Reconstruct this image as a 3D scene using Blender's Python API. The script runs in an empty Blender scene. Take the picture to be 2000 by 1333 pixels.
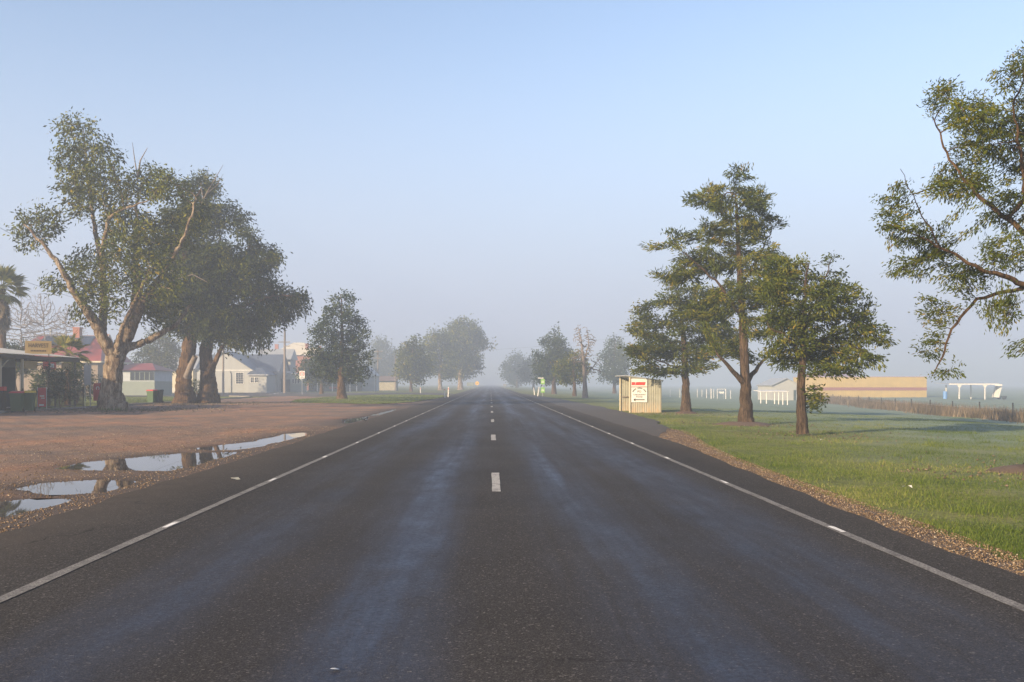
import bpy, math, random
import numpy as np
from mathutils import Vector, Matrix

# ------------------------------------------------------------------ camera, sky, sun, exposure
scene = bpy.context.scene
CAM_H, FPX, VX, VY = 1.56, 1800.0, 958.0, 750.0        # eye height, focal length in px of the 2000 px photo, vanishing point
cd = bpy.data.cameras.new('camera')
cam = bpy.data.objects.new('camera', cd)
scene.collection.objects.link(cam)
cam.location = (0, 0, CAM_H)
cam.rotation_euler = (math.radians(90), 0, 0)
cd.sensor_width = 36.0
cd.lens = 36.0 * FPX / 2000.0
cd.shift_x = (1000 - VX) / 2000.0
cd.shift_y = (VY - 666.5) / 2000.0
cd.clip_start = 0.1
cd.clip_end = 6000
scene.camera = cam

SUN_EL, SUN_AZ = math.radians(16.0), math.atan2(-0.74, -0.67)   # azimuth measured from +Y towards +X
world = bpy.data.worlds.new('World')
scene.world = world
world.use_nodes = True
wn = world.node_tree
wn.nodes.clear()
sky = wn.nodes.new('ShaderNodeTexSky')
sky.sky_type = 'NISHITA'
sky.sun_disc = False
sky.sun_elevation = SUN_EL
sky.sun_rotation = SUN_AZ
sky.air_density = 1.0
sky.dust_density = 1.2
sky.ozone_density = 0.8
bg = wn.nodes.new('ShaderNodeBackground')
bg.inputs['Strength'].default_value = 0.11
wo = wn.nodes.new('ShaderNodeOutputWorld')
# distant morning haze: the sky pales evenly towards the horizon all round
wtc = wn.nodes.new('ShaderNodeTexCoord')
wsx = wn.nodes.new('ShaderNodeSeparateXYZ')
wn.links.new(wtc.outputs['Generated'], wsx.inputs[0])
wmr = wn.nodes.new('ShaderNodeMapRange')
wmr.interpolation_type = 'SMOOTHSTEP'
wmr.inputs[1].default_value = 0.02; wmr.inputs[2].default_value = 0.42
wmr.inputs[3].default_value = 1.0; wmr.inputs[4].default_value = 0.0
wn.links.new(wsx.outputs[2], wmr.inputs[0])
wmx = wn.nodes.new('ShaderNodeMix')
wmx.data_type = 'RGBA'
wmx.inputs[7].default_value = (0.32 / 0.15, 0.37 / 0.15, 0.455 / 0.15, 1)
wn.links.new(wmr.outputs[0], wmx.inputs[0])
wn.links.new(sky.outputs[0], wmx.inputs[6])
wtn = wn.nodes.new('ShaderNodeMix')
wtn.data_type = 'RGBA'
wtn.blend_type = 'MULTIPLY'
wtn.inputs[0].default_value = 1.0
wtn.inputs[7].default_value = (1.03, 0.985, 1.035, 1)
wn.links.new(wmx.outputs[2], wtn.inputs[6])
wn.links.new(wtn.outputs[2], bg.inputs[0])
wn.links.new(bg.outputs[0], wo.inputs[0])

sd = bpy.data.lights.new('sun', 'SUN')
sun = bpy.data.objects.new('sun', sd)
scene.collection.objects.link(sun)
to_sun = Vector((math.sin(SUN_AZ) * math.cos(SUN_EL), math.cos(SUN_AZ) * math.cos(SUN_EL), math.sin(SUN_EL)))
sun.rotation_euler = to_sun.to_track_quat('Z', 'Y').to_euler()
sun.location = to_sun * 100
sd.energy = 5.0
sd.angle = math.radians(0.6)
sd.color = (1.0, 0.76, 0.47)

scene.view_settings.view_transform = 'Standard'
scene.view_settings.look = 'None'
scene.view_settings.gamma = 1.0
scene.view_settings.use_curve_mapping = False
scene.view_settings.exposure = 1.30
scene.render.engine = 'CYCLES'
cy = scene.cycles
cy.use_denoising = True
cy.max_bounces = 6
cy.diffuse_bounces = 3
cy.glossy_bounces = 3
cy.transmission_bounces = 3
cy.transparent_max_bounces = 8
cy.volume_bounces = 1
cy.sample_clamp_indirect = 4.0

HAZE_DENSITY = 0.0029

# ------------------------------------------------------------------ helpers
COL = scene.collection
R = math.radians
rng0 = random.Random(7)


def PX(px, d):
    return (px - VX) / FPX * d


def PZ(py, d):
    return CAM_H - (py - VY) / FPX * d


def P(px, py, d):
    return Vector((PX(px, d), d, PZ(py, d)))


def sstep(a, b, x):
    t = np.clip((np.asarray(x, float) - a) / (b - a), 0, 1)
    return t * t * (3 - 2 * t)


def H(x, y):
    """ground height"""
    x = np.asarray(x, float); y = np.asarray(y, float)
    z = -0.035 - 0.05 * sstep(5, 10, x) - 1.05 * sstep(11, 46, x)
    far = sstep(5.5, 9, np.abs(x))
    z = z + far * 0.018 * (np.sin(x * 0.9 + 1.3 * np.sin(y * 0.21)) + np.sin(y * 0.63 + 0.7 * np.sin(x * 0.5)))
    z = z + sstep(10, 25, x) * 0.05 * np.sin(x * 0.31 + y * 0.17)
    return z


def ground_at(px, py):
    d = CAM_H * FPX / (py - VY)
    for _ in range(30):
        d = 0.5 * d + 0.5 * (CAM_H - float(H(PX(px, d), d))) * FPX / (py - VY)
    return Vector((PX(px, d), d, float(H(PX(px, d), d))))


def np_mesh(name, verts, faces, smooth=False, attr=None):
    """faces: (n,k) array with constant k"""
    me = bpy.data.meshes.new(name)
    verts = np.asarray(verts, np.float32); faces = np.asarray(faces, np.int32)
    n, k = faces.shape
    me.vertices.add(len(verts)); me.vertices.foreach_set('co', verts.ravel())
    me.loops.add(n * k); me.loops.foreach_set('vertex_index', faces.ravel())
    me.polygons.add(n); me.polygons.foreach_set('loop_start', np.arange(0, n * k, k, dtype=np.int32))
    if smooth:
        me.polygons.foreach_set('use_smooth', np.ones(n, bool))
    me.update(calc_edges=True)
    if attr is not None:
        for an, av in attr.items():
            a = me.attributes.new(an, 'FLOAT', 'POINT')
            a.data.foreach_set('value', np.asarray(av, np.float32))
    return me


def link(name, me, material=None, parent=None, loc=(0, 0, 0), rz=0.0):
    o = bpy.data.objects.new(name, me)
    COL.objects.link(o)
    if material is not None and me is not None and not len(me.materials):
        me.materials.append(material)
    o.location = loc
    o.rotation_euler = (0, 0, rz)
    if parent is not None:
        o.parent = parent
    return o


def tag(o, label, cat, group=None):
    o['label'] = label
    o['category'] = cat
    if group:
        o['group'] = group
    return o


def struct(o):
    o['kind'] = 'structure'
    return o


def thing(name, label, cat, loc=(0, 0, 0), rz=0.0, group=None):
    o = bpy.data.objects.new(name, None)
    COL.objects.link(o)
    o.empty_display_size = 0.2
    o.location = loc
    o.rotation_euler = (0, 0, rz)
    return tag(o, label, cat, group)


class MB:
    """collects simple solids into one mesh"""
    def __init__(s):
        s.v = []; s.f = []

    def add(s, verts, faces):
        n = len(s.v)
        s.v += [tuple(v) for v in verts]
        s.f += [tuple(i + n for i in f) for f in faces]
        return s

    def box(s, x0, x1, y0, y1, z0, z1):
        return s.add([(x0, y0, z0), (x1, y0, z0), (x1, y1, z0), (x0, y1, z0), (x0, y0, z1), (x1, y0, z1), (x1, y1, z1), (x0, y1, z1)],
                     [(0, 3, 2, 1), (4, 5, 6, 7), (0, 1, 5, 4), (1, 2, 6, 5), (2, 3, 7, 6), (3, 0, 4, 7)])

    def tube(s, pts, radii, n=8, cap=True):
        pts = [Vector(p) for p in pts]
        if not isinstance(radii, (list, tuple)):
            radii = [radii] * len(pts)
        base = len(s.v)
        ref = Vector((0.31, 0.17, 0.93))
        for i, p in enumerate(pts):
            t = (pts[min(i + 1, len(pts) - 1)] - pts[max(i - 1, 0)]).normalized()
            a = t.cross(ref)
            if a.length < 1e-3:
                a = t.cross(Vector((1, 0, 0)))
            a.normalize(); b = t.cross(a)
            for k in range(n):
                q = 2 * math.pi * k / n
                s.v.append(tuple(p + (a * math.cos(q) + b * math.sin(q)) * radii[i]))
        for i in range(len(pts) - 1):
            for k in range(n):
                k2 = (k + 1) % n
                s.f.append((base + i * n + k, base + i * n + k2, base + (i + 1) * n + k2, base + (i + 1) * n + k))
        if cap:
            s.f.append(tuple(base + k for k in range(n)))
            s.f.append(tuple(base + (len(pts) - 1) * n + k for k in reversed(range(n))))
        return s

    def prism(s, poly, axis, a0, a1):
        """poly: list of 2D points; axis 'x'/'y'/'z' = extrusion axis"""
        def mk(p, a):
            return {'x': (a, p[0], p[1]), 'y': (p[0], a, p[1]), 'z': (p[0], p[1], a)}[axis]
        n = len(poly)
        return s.add([mk(p, a0) for p in poly] + [mk(p, a1) for p in poly],
                     [tuple(range(n)), tuple(range(2 * n - 1, n - 1, -1))] + [(i, i + n, (i + 1) % n + n, (i + 1) % n) for i in range(n)])

    def slab(s, quad, t):
        """a quad (4 points, any plane) thickened by t along its normal"""
        q = [Vector(p) for p in quad]
        nrm = (q[1] - q[0]).cross(q[-1] - q[0]).normalized() * t
        n = len(q)
        return s.add([tuple(p) for p in q] + [tuple(p + nrm) for p in q],
                     [tuple(range(n - 1, -1, -1)), tuple(range(n, 2 * n))] + [(i, (i + 1) % n, (i + 1) % n + n, i + n) for i in range(n)])

    def mesh(s, name='mesh', smooth=False):
        me = bpy.data.meshes.new(name)
        me.from_pydata(s.v, [], s.f)
        if smooth:
            me.polygons.foreach_set('use_smooth', np.ones(len(me.polygons), bool))
        me.update()
        return me

    def build(s, name, material, parent=None, loc=(0, 0, 0), rz=0.0, smooth=False):
        return link(name, s.mesh(name, smooth), material, parent, loc, rz)


def corr(p0, u, v, pitch=0.09, amp=0.02, seg=6):
    """corrugated sheet from p0 spanning u (across the ribs) and v (along the ribs)"""
    p0, u, v = Vector(p0), Vector(u), Vector(v)
    n = max(2, int(u.length / pitch * seg))
    nrm = u.cross(v).normalized()
    vs, fs = [], []
    for i in range(n + 1):
        w = amp * math.sin(2 * math.pi * i / seg)
        a = p0 + u * (i / n) + nrm * w
        vs += [tuple(a), tuple(a + v)]
    for i in range(n):
        fs.append((2 * i, 2 * i + 2, 2 * i + 3, 2 * i + 1))
    return vs, fs


# ------------------------------------------------------------------ materials
def newmat(name):
    m = bpy.data.materials.new(name)
    m.use_nodes = True
    nt = m.node_tree
    b = nt.nodes['Principled BSDF']
    return m, nt, b


def N(nt, t, **kw):
    n = nt.nodes.new(t)
    for k, v in kw.items():
        setattr(n, k, v)
    return n


def noise(nt, scale, detail=4, rough=0.55, vec=None, stretch=None):
    tc = N(nt, 'ShaderNodeTexCoord')
    out = tc.outputs['Object']
    if stretch:
        mp = N(nt, 'ShaderNodeMapping')
        mp.inputs['Scale'].default_value = stretch
        nt.links.new(out, mp.inputs[0]); out = mp.outputs[0]
    n = N(nt, 'ShaderNodeTexNoise')
    n.inputs['Scale'].default_value = scale
    n.inputs['Detail'].default_value = detail
    n.inputs['Roughness'].default_value = rough
    nt.links.new(out, n.inputs['Vector'])
    return n.outputs['Fac']


def ramp(nt, fac, stops):
    r = N(nt, 'ShaderNodeValToRGB')
    e = r.color_ramp.elements
    while len(e) < len(stops):
        e.new(0.5)
    for i, (p, c) in enumerate(stops):
        e[i].position = p
        e[i].color = (c[0], c[1], c[2], 1) if not isinstance(c, (int, float)) else (c, c, c, 1)
    nt.links.new(fac, r.inputs[0])
    return r.outputs[0]


def mixc(nt, fac, a, b, mode='MIX'):
    m = N(nt, 'ShaderNodeMix', data_type='RGBA', blend_type=mode)
    for sock, val in ((m.inputs[0], fac), (m.inputs[6], a), (m.inputs[7], b)):
        if isinstance(val, (int, float)):
            sock.default_value = val
        elif isinstance(val, tuple):
            sock.default_value = (*val[:3], 1)
        else:
            nt.links.new(val, sock)
    return m.outputs[2]


def bump(nt, b, h, strength=0.3, dist=0.02):
    n = N(nt, 'ShaderNodeBump')
    n.inputs['Strength'].default_value = strength
    n.inputs['Distance'].default_value = dist
    nt.links.new(h, n.inputs['Height'])
    nt.links.new(n.outputs[0], b.inputs['Normal'])


def plain(name, c, rough=0.6, var=0.25, scale=3.0, c2=None, metal=0.0, bmp=0.0, bscale=20, stretch=None):
    m, nt, b = newmat(name)
    f = noise(nt, scale, 5, 0.6, stretch=stretch)
    c2 = c2 or tuple(x * (1 - var) for x in c)
    nt.links.new(ramp(nt, f, [(0.3, c2), (0.7, c)]), b.inputs['Base Color'])
    b.inputs['Roughness'].default_value = rough
    b.inputs['Metallic'].default_value = metal
    if bmp:
        bump(nt, b, noise(nt, bscale, 4, stretch=stretch), bmp, 0.02)
    return m


def leafmat(name, stops, trans=0.25, rough=0.5):
    m, nt, b = newmat(name)
    a = N(nt, 'ShaderNodeAttribute', attribute_name='tint')
    c = ramp(nt, a.outputs['Fac'], stops)
    nt.links.new(c, b.inputs['Base Color'])
    b.inputs['Roughness'].default_value = rough
    b.inputs['Specular IOR Level'].default_value = 0.06
    t = N(nt, 'ShaderNodeBsdfTranslucent')
    nt.links.new(c, t.inputs[0])
    mx = N(nt, 'ShaderNodeMixShader')
    mx.inputs[0].default_value = trans
    nt.links.new(b.outputs[0], mx.inputs[1]); nt.links.new(t.outputs[0], mx.inputs[2])
    nt.links.new(mx.outputs[0], nt.nodes['Material Output'].inputs['Surface'])
    return m


M = {}
# --- asphalt with wet wheel tracks, blue sky reflection painted into their colour
m, nt, b = newmat('asphalt')
tc = N(nt, 'ShaderNodeTexCoord')
sx = N(nt, 'ShaderNodeSeparateXYZ'); nt.links.new(tc.outputs['Object'], sx.inputs[0])
wob = noise(nt, 0.12, 2, 0.5)


def math_node(nt, op, a, b_=None, c=None):
    n = N(nt, 'ShaderNodeMath', operation=op)
    for i, v in enumerate((a, b_, c)):
        if v is None:
            continue
        if isinstance(v, (int, float)):
            n.inputs[i].default_value = v
        else:
            nt.links.new(v, n.inputs[i])
    return n.outputs[0]


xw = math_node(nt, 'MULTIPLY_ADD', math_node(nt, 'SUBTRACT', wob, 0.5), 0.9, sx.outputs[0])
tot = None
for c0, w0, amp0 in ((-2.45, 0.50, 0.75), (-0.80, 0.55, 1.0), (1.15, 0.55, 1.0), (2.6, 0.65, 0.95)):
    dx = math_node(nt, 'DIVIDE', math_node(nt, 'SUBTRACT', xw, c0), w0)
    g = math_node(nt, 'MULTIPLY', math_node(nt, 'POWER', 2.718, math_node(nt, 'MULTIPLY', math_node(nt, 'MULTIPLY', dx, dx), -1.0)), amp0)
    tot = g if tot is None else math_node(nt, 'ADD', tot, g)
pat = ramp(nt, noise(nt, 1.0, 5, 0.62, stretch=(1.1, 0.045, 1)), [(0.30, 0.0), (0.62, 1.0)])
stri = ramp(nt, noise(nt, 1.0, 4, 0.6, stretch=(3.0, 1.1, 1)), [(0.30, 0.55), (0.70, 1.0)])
wet_sky_tint = math_node(nt, 'MULTIPLY', math_node(nt, 'MULTIPLY', tot, pat), stri)
wet_sky_tint = math_node(nt, 'MULTIPLY', wet_sky_tint, ramp(nt, noise(nt, 26, 4, 0.75), [(0.30, 0.62), (0.60, 1.0)]))
speck = noise(nt, 95, 3, 0.7)
chips = N(nt, 'ShaderNodeTexVoronoi'); chips.inputs['Scale'].default_value = 70
nt.links.new(tc.outputs['Object'], chips.inputs['Vector'])
base = ramp(nt, speck, [(0.28, (0.020, 0.018, 0.016)), (0.52, (0.054, 0.050, 0.047)), (0.78, (0.160, 0.142, 0.124))])
chipc = ramp(nt, chips.outputs['Color'], [(0.0, 0.6), (0.8, 1.0), (0.97, 2.6)])
base = mixc(nt, 1.0, base, chipc, 'MULTIPLY')
large = ramp(nt, noise(nt, 0.35, 4), [(0.3, 0.82), (0.7, 1.12)])
base = mixc(nt, 1.0, base, large, 'MULTIPLY')
base = mixc(nt, math_node(nt, 'MULTIPLY', wet_sky_tint, 0.7), base, (0.012, 0.026, 0.072))  # blue of the reflected sky painted into the wheel-track base colour
edl = N(nt, 'ShaderNodeMapRange'); edl.inputs[1].default_value = -3.75; edl.inputs[2].default_value = -5.3
nt.links.new(xw, edl.inputs[0])
edr = N(nt, 'ShaderNodeMapRange'); edr.inputs[1].default_value = 4.1; edr.inputs[2].default_value = 5.2
nt.links.new(xw, edr.inputs[0])
dust = math_node(nt, 'MULTIPLY', math_node(nt, 'ADD', edl.outputs[0], edr.outputs[0]), ramp(nt, noise(nt, 2.2, 5, 0.7), [(0.25, 0.45), (0.65, 1.0)]))
base = mixc(nt, math_node(nt, 'MULTIPLY', dust, 0.5), base, (0.120, 0.095, 0.072))
crk = N(nt, 'ShaderNodeTexVoronoi', feature='DISTANCE_TO_EDGE'); crk.inputs['Scale'].default_value = 0.22
mpc = N(nt, 'ShaderNodeMapping'); mpc.inputs['Scale'].default_value = (1.0, 0.55, 1)
wrp = N(nt, 'ShaderNodeTexNoise'); wrp.inputs['Scale'].default_value = 1.2; wrp.inputs['Detail'].default_value = 6
nt.links.new(tc.outputs['Object'], wrp.inputs['Vector'])
vadd = N(nt, 'ShaderNodeVectorMath', operation='MULTIPLY_ADD'); vadd.inputs[1].default_value = (1.6, 1.6, 0)
nt.links.new(wrp.outputs['Color'], vadd.inputs[0]); nt.links.new(tc.outputs['Object'], vadd.inputs[2])
nt.links.new(vadd.outputs[0], mpc.inputs[0]); nt.links.new(mpc.outputs[0], crk.inputs['Vector'])
crm = ramp(nt, crk.outputs['Distance'], [(0.0, 1.0), (0.0035, 0.0)])
crm = math_node(nt, 'MULTIPLY', crm, ramp(nt, noise(nt, 0.25, 3), [(0.50, 0.0), (0.60, 0.75)]))
base = mixc(nt, crm, base, (0.012, 0.011, 0.010))
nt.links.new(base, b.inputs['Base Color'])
rg = N(nt, 'ShaderNodeMapRange'); rg.inputs[3].default_value = 0.86; rg.inputs[4].default_value = 0.36
nt.links.new(wet_sky_tint, rg.inputs[0]); nt.links.new(rg.outputs[0], b.inputs['Roughness'])
sl_ = N(nt, 'ShaderNodeMapRange'); sl_.inputs[3].default_value = 0.05; sl_.inputs[4].default_value = 0.42
nt.links.new(wet_sky_tint, sl_.inputs[0]); nt.links.new(sl_.outputs[0], b.inputs['Specular IOR Level'])
bump(nt, b, speck, 0.55, 0.006)
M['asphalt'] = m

# --- plainer asphalt for side street and bay
m, nt, b = newmat('old_asphalt')
sp = noise(nt, 60, 3, 0.7)
c = ramp(nt, sp, [(0.3, (0.026, 0.022, 0.019)), (0.75, (0.080, 0.066, 0.054))])
c = mixc(nt, 1.0, c, ramp(nt, noise(nt, 0.4, 4), [(0.3, 0.8), (0.7, 1.2)]), 'MULTIPLY')
nt.links.new(c, b.inputs['Base Color']); b.inputs['Roughness'].default_value = 0.85
bump(nt, b, sp, 0.5, 0.008)
M['old_asphalt'] = m

# --- dirt and gravel lot
m, nt, b = newmat('gravel_dirt')
tc = N(nt, 'ShaderNodeTexCoord')
sx = N(nt, 'ShaderNodeSeparateXYZ'); nt.links.new(tc.outputs['Object'], sx.inputs[0])
big = noise(nt, 1.0, 5, 0.6, stretch=(0.10, 0.22, 1))
dirt = ramp(nt, big, [(0.38, (0.13, 0.090, 0.066)), (0.50, (0.26, 0.135, 0.072)), (0.64, (0.38, 0.165, 0.070))])
fine = noise(nt, 28, 5, 0.75)
dirt = mixc(nt, 1.0, dirt, ramp(nt, fine, [(0.28, 0.40), (0.5, 0.95), (0.74, 1.65)]), 'MULTIPLY')
vor = N(nt, 'ShaderNodeTexVoronoi'); vor.inputs['Scale'].default_value = 24
nt.links.new(tc.outputs['Object'], vor.inputs['Vector'])
dirt = mixc(nt, 0.35, dirt, ramp(nt, vor.outputs['Color'], [(0.1, (0.07, 0.05, 0.04)), (0.6, (0.19, 0.12, 0.085)), (0.95, (0.40, 0.31, 0.24))]))
xe = math_node(nt, 'ADD', sx.outputs[0], math_node(nt, 'MULTIPLY', math_node(nt, 'SUBTRACT', noise(nt, 0.5, 4), 0.5), 3.0))
wetm = N(nt, 'ShaderNodeMapRange'); wetm.inputs[1].default_value = -7.6; wetm.inputs[2].default_value = -5.9
nt.links.new(xe, wetm.inputs[0])
dirt = mixc(nt, math_node(nt, 'MULTIPLY', wetm.outputs[0], 0.72), dirt, (0.030, 0.024, 0.022))
tyre = ramp(nt, noise(nt, 1.0, 4, 0.65, stretch=(1.1, 0.05, 1)), [(0.42, 0.0), (0.60, 0.45)])
dirt = mixc(nt, tyre, dirt, (0.115, 0.085, 0.066))
da = N(nt, 'ShaderNodeAttribute', attribute_name='damp')
dmp = math_node(nt, 'MULTIPLY', da.outputs['Fac'], ramp(nt, noise(nt, 3, 4), [(0.25, 0.55), (0.6, 1.0)]))
dirt = mixc(nt, math_node(nt, 'MULTIPLY', dmp, 0.8), dirt, (0.035, 0.025, 0.019))
nt.links.new(dirt, b.inputs['Base Color'])
b.inputs['Roughness'].default_value = 0.92
bump(nt, b, fine, 0.8, 0.03)
M['dirt'] = m

# --- ground (grass sward) with dew
m, nt, b = newmat('sward')
tc = N(nt, 'ShaderNodeTexCoord')
sx = N(nt, 'ShaderNodeSeparateXYZ'); nt.links.new(tc.outputs['Object'], sx.inputs[0])
g1 = noise(nt, 0.55, 6, 0.65)
gr = ramp(nt, g1, [(0.32, (0.080, 0.105, 0.026)), (0.5, (0.145, 0.16, 0.042)), (0.68, (0.21, 0.20, 0.070))])
gr = mixc(nt, 1.0, gr, ramp(nt, noise(nt, 11, 5, 0.75), [(0.28, 0.50), (0.72, 1.45)]), 'MULTIPLY')
gr = mixc(nt, ramp(nt, noise(nt, 2.6, 5, 0.7), [(0.60, 0.0), (0.72, 0.75)]), gr, (0.085, 0.060, 0.034))
dx = math_node(nt, 'ADD', sx.outputs[0], math_node(nt, 'MULTIPLY', math_node(nt, 'SUBTRACT', noise(nt, 0.16, 4), 0.5), 14.0))
dew = N(nt, 'ShaderNodeMapRange'); dew.inputs[1].default_value = 8.0; dew.inputs[2].default_value = 17.0
nt.links.new(dx, dew.inputs[0])
gr = mixc(nt, math_node(nt, 'MULTIPLY', dew.outputs[0], 0.78), gr, (0.19, 0.25, 0.205))
nt.links.new(gr, b.inputs['Base Color']); b.inputs['Roughness'].default_value = 0.9
b.inputs['Specular IOR Level'].default_value = 0.2
bump(nt, b, noise(nt, 14, 5, 0.7), 0.9, 0.05)
M['sward'] = m

M['water'], nt, b = newmat('puddle_water')
b.inputs['Base Color'].default_value = (0.035, 0.026, 0.018, 1)
b.inputs['Roughness'].default_value = 0.015
b.inputs['IOR'].default_value = 1.33
bump(nt, b, noise(nt, 1.3, 2), 0.012, 0.02)


def worn_paint(name, c, lo, hi):
    m, nt, b = newmat(name)
    f = noise(nt, 70, 4, 0.75)
    col = ramp(nt, f, [(lo, (0.05, 0.045, 0.040)), (hi, c)])
    col = mixc(nt, ramp(nt, noise(nt, 5, 5, 0.75), [(0.50, 0.0), (0.66, 0.85)]), col, (0.055, 0.048, 0.042))
    nt.links.new(col, b.inputs['Base Color']); b.inputs['Roughness'].default_value = 0.8
    bump(nt, b, f, 0.4, 0.006)
    return m


M['line'] = worn_paint('worn_line_paint', (0.30, 0.28, 0.25), 0.38, 0.64)
M['line_new'] = worn_paint('bright_line_paint', (0.78, 0.76, 0.72), 0.25, 0.42)
M['dash'] = worn_paint('centre_line_paint', (0.42, 0.40, 0.365), 0.33, 0.52)

M['gum_bark'], nt, b = newmat('gum_bark')
f1 = noise(nt, 1.6, 5, 0.7, stretch=(2.4, 2.4, 0.8))
f2 = noise(nt, 6, 6, 0.8, stretch=(1.8, 1.8, 0.40))
c = ramp(nt, f1, [(0.36, (0.14, 0.095, 0.065)), (0.48, (0.30, 0.22, 0.15)), (0.60, (0.50, 0.41, 0.31))])
c = mixc(nt, 1.0, c, ramp(nt, f2, [(0.38, 0.28), (0.52, 0.85), (0.66, 1.2)]), 'MULTIPLY')
nt.links.new(c, b.inputs['Base Color']); b.inputs['Roughness'].default_value = 0.95
b.inputs['Specular IOR Level'].default_value = 0.15
bump(nt, b, f2, 1.0, 0.25)


def barkmat(name, lo, hi, sc):
    m, nt, b = newmat(name)
    f = noise(nt, sc, 6, 0.8, stretch=(2.2, 2.2, 0.30))
    g_ = noise(nt, 1.1, 4, 0.6)
    c = ramp(nt, f, [(0.38, lo), (0.62, hi)])
    c = mixc(nt, 1.0, c, ramp(nt, g_, [(0.3, 0.6), (0.7, 1.3)]), 'MULTIPLY')
    nt.links.new(c, b.inputs['Base Color']); b.inputs['Roughness'].default_value = 0.95
    b.inputs['Specular IOR Level'].default_value = 0.1
    bump(nt, b, f, 1.0, 0.2)
    return m


M['dark_bark'] = barkmat('rough_dark_bark', (0.028, 0.017, 0.010), (0.20, 0.125, 0.070), 5)
M['avenue_bark'] = barkmat('grey_brown_bark', (0.030, 0.020, 0.014), (0.18, 0.125, 0.085), 8)
M['dead_wood'] = plain('grey_dead_wood', (0.19, 0.155, 0.13), 0.9, 0.4, 6)
M['gum_leaf'] = leafmat('gum_leaf', [(0.0, (0.016, 0.022, 0.004)), (0.45, (0.066, 0.084, 0.010)), (0.8, (0.155, 0.158, 0.018)), (1.0, (0.26, 0.18, 0.03))], 0.25)
M['gum_leaf_dark'] = leafmat('dark_gum_leaf', [(0.0, (0.010, 0.015, 0.003)), (0.55, (0.043, 0.058, 0.007)), (1.0, (0.14, 0.138, 0.016))], 0.2)
M['avenue_leaf'] = leafmat('feathery_leaf', [(0.0, (0.022, 0.036, 0.008)), (0.5, (0.074, 0.094, 0.012)), (0.85, (0.165, 0.155, 0.020)), (1.0, (0.24, 0.15, 0.03))], 0.28)
M['green_leaf'] = leafmat('broad_green_leaf', [(0.0, (0.018, 0.034, 0.014)), (0.6, (0.045, 0.066, 0.024)), (1.0, (0.10, 0.11, 0.035))], 0.2)
M['blade'] = leafmat('grass_blade', [(0.0, (0.062, 0.098, 0.018)), (0.5, (0.13, 0.17, 0.032)), (0.85, (0.23, 0.235, 0.07)), (1.0, (0.33, 0.29, 0.13))], 0.3, 0.45)
M['weed'] = leafmat('dry_weed', [(0.0, (0.075, 0.062, 0.040)), (0.6, (0.16, 0.125, 0.085)), (1.0, (0.26, 0.21, 0.15))], 0.15)
M['palm_leaf'] = leafmat('palm_frond', [(0.0, (0.05, 0.07, 0.014)), (0.6, (0.15, 0.17, 0.035)), (1.0, (0.30, 0.26, 0.07))], 0.25, 0.4)
M['pebble'] = leafmat('roadside_stone', [(0.0, (0.07, 0.048, 0.032)), (0.5, (0.17, 0.118, 0.072)), (0.85, (0.28, 0.20, 0.125)), (1.0, (0.42, 0.36, 0.28))], 0.0, 0.85)

M['white'] = plain('white_paint', (0.66, 0.65, 0.62), 0.6, 0.12, 2)
M['church_wall'] = plain('pale_grey_render', (0.34, 0.35, 0.345), 0.85, 0.14, 0.8)
M['church_roof'] = plain('blue_grey_roof', (0.075, 0.095, 0.14), 0.5, 0.25, 1.5)
M['grey_roof'] = plain('galvanised_roof', (0.36, 0.38, 0.40), 0.45, 0.2, 1.2, metal=0.2)
M['cream'] = plain('cream_paint', (0.52, 0.47, 0.34), 0.7, 0.12, 1.2)
M['cream_roof'] = plain('cream_roof', (0.60, 0.55, 0.44), 0.6, 0.15, 0.9)
M['red_roof'] = plain('red_iron_roof', (0.25, 0.042, 0.036), 0.5, 0.3, 1.0)
M['brick'] = plain('red_brick', (0.32, 0.125, 0.075), 0.9, 0.35, 9)
M['dark_wall'] = plain('dark_teal_wall', (0.035, 0.06, 0.06), 0.8, 0.4, 1.5)
M['pale_green'] = plain('pale_green_board', (0.21, 0.25, 0.225), 0.8, 0.12, 1.5)
M['tan_wall'] = plain('tan_brick_wall', (0.24, 0.19, 0.145), 0.9, 0.25, 4)
M['rusty'] = plain('rusty_iron', (0.20, 0.15, 0.14), 0.8, 0.4, 2)
M['glass'], nt, b = newmat('window_glass')
b.inputs['Base Color'].default_value = (0.018, 0.022, 0.028, 1); b.inputs['Roughness'].default_value = 0.12
M['solar'], nt, b = newmat('solar_cell')
b.inputs['Base Color'].default_value = (0.02, 0.03, 0.06, 1); b.inputs['Roughness'].default_value = 0.18
M['black'] = plain('black_metal', (0.015, 0.015, 0.016), 0.5, 0.3, 5)
M['pale_blue_wall'] = plain('shop_wall', (0.42, 0.46, 0.50), 0.8, 0.2, 1.5)  # plain pale blue-grey wall colour
M['timber'] = plain('weathered_timber', (0.25, 0.205, 0.165), 0.9, 0.4, 3, stretch=(4, 4, 0.3), bmp=0.6, bscale=10)
M['sign_tan'] = plain('tan_sign_board', (0.36, 0.255, 0.105), 0.7, 0.15, 3)
M['brown_paint'] = plain('brown_lettering', (0.075, 0.045, 0.022), 0.7, 0.2, 4)
M['bin_green'] = plain('green_bin_plastic', (0.035, 0.085, 0.030), 0.45, 0.2, 3)
M['bin_dark'] = plain('dark_green_bin_plastic', (0.012, 0.028, 0.016), 0.5, 0.2, 3)
M['red'] = plain('red_plastic', (0.50, 0.035, 0.035), 0.5, 0.2, 3)
M['yellow'] = plain('yellow_plastic', (0.72, 0.48, 0.03), 0.5, 0.15, 3)
M['amber'] = plain('amber_sign_yellow', (0.85, 0.50, 0.04), 0.5, 0.1, 3)
M['lime'] = plain('lime_green_sign', (0.20, 0.40, 0.08), 0.5, 0.1, 3)
M['kerb'] = plain('kerb_concrete', (0.26, 0.23, 0.20), 0.9, 0.35, 2.5)
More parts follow.
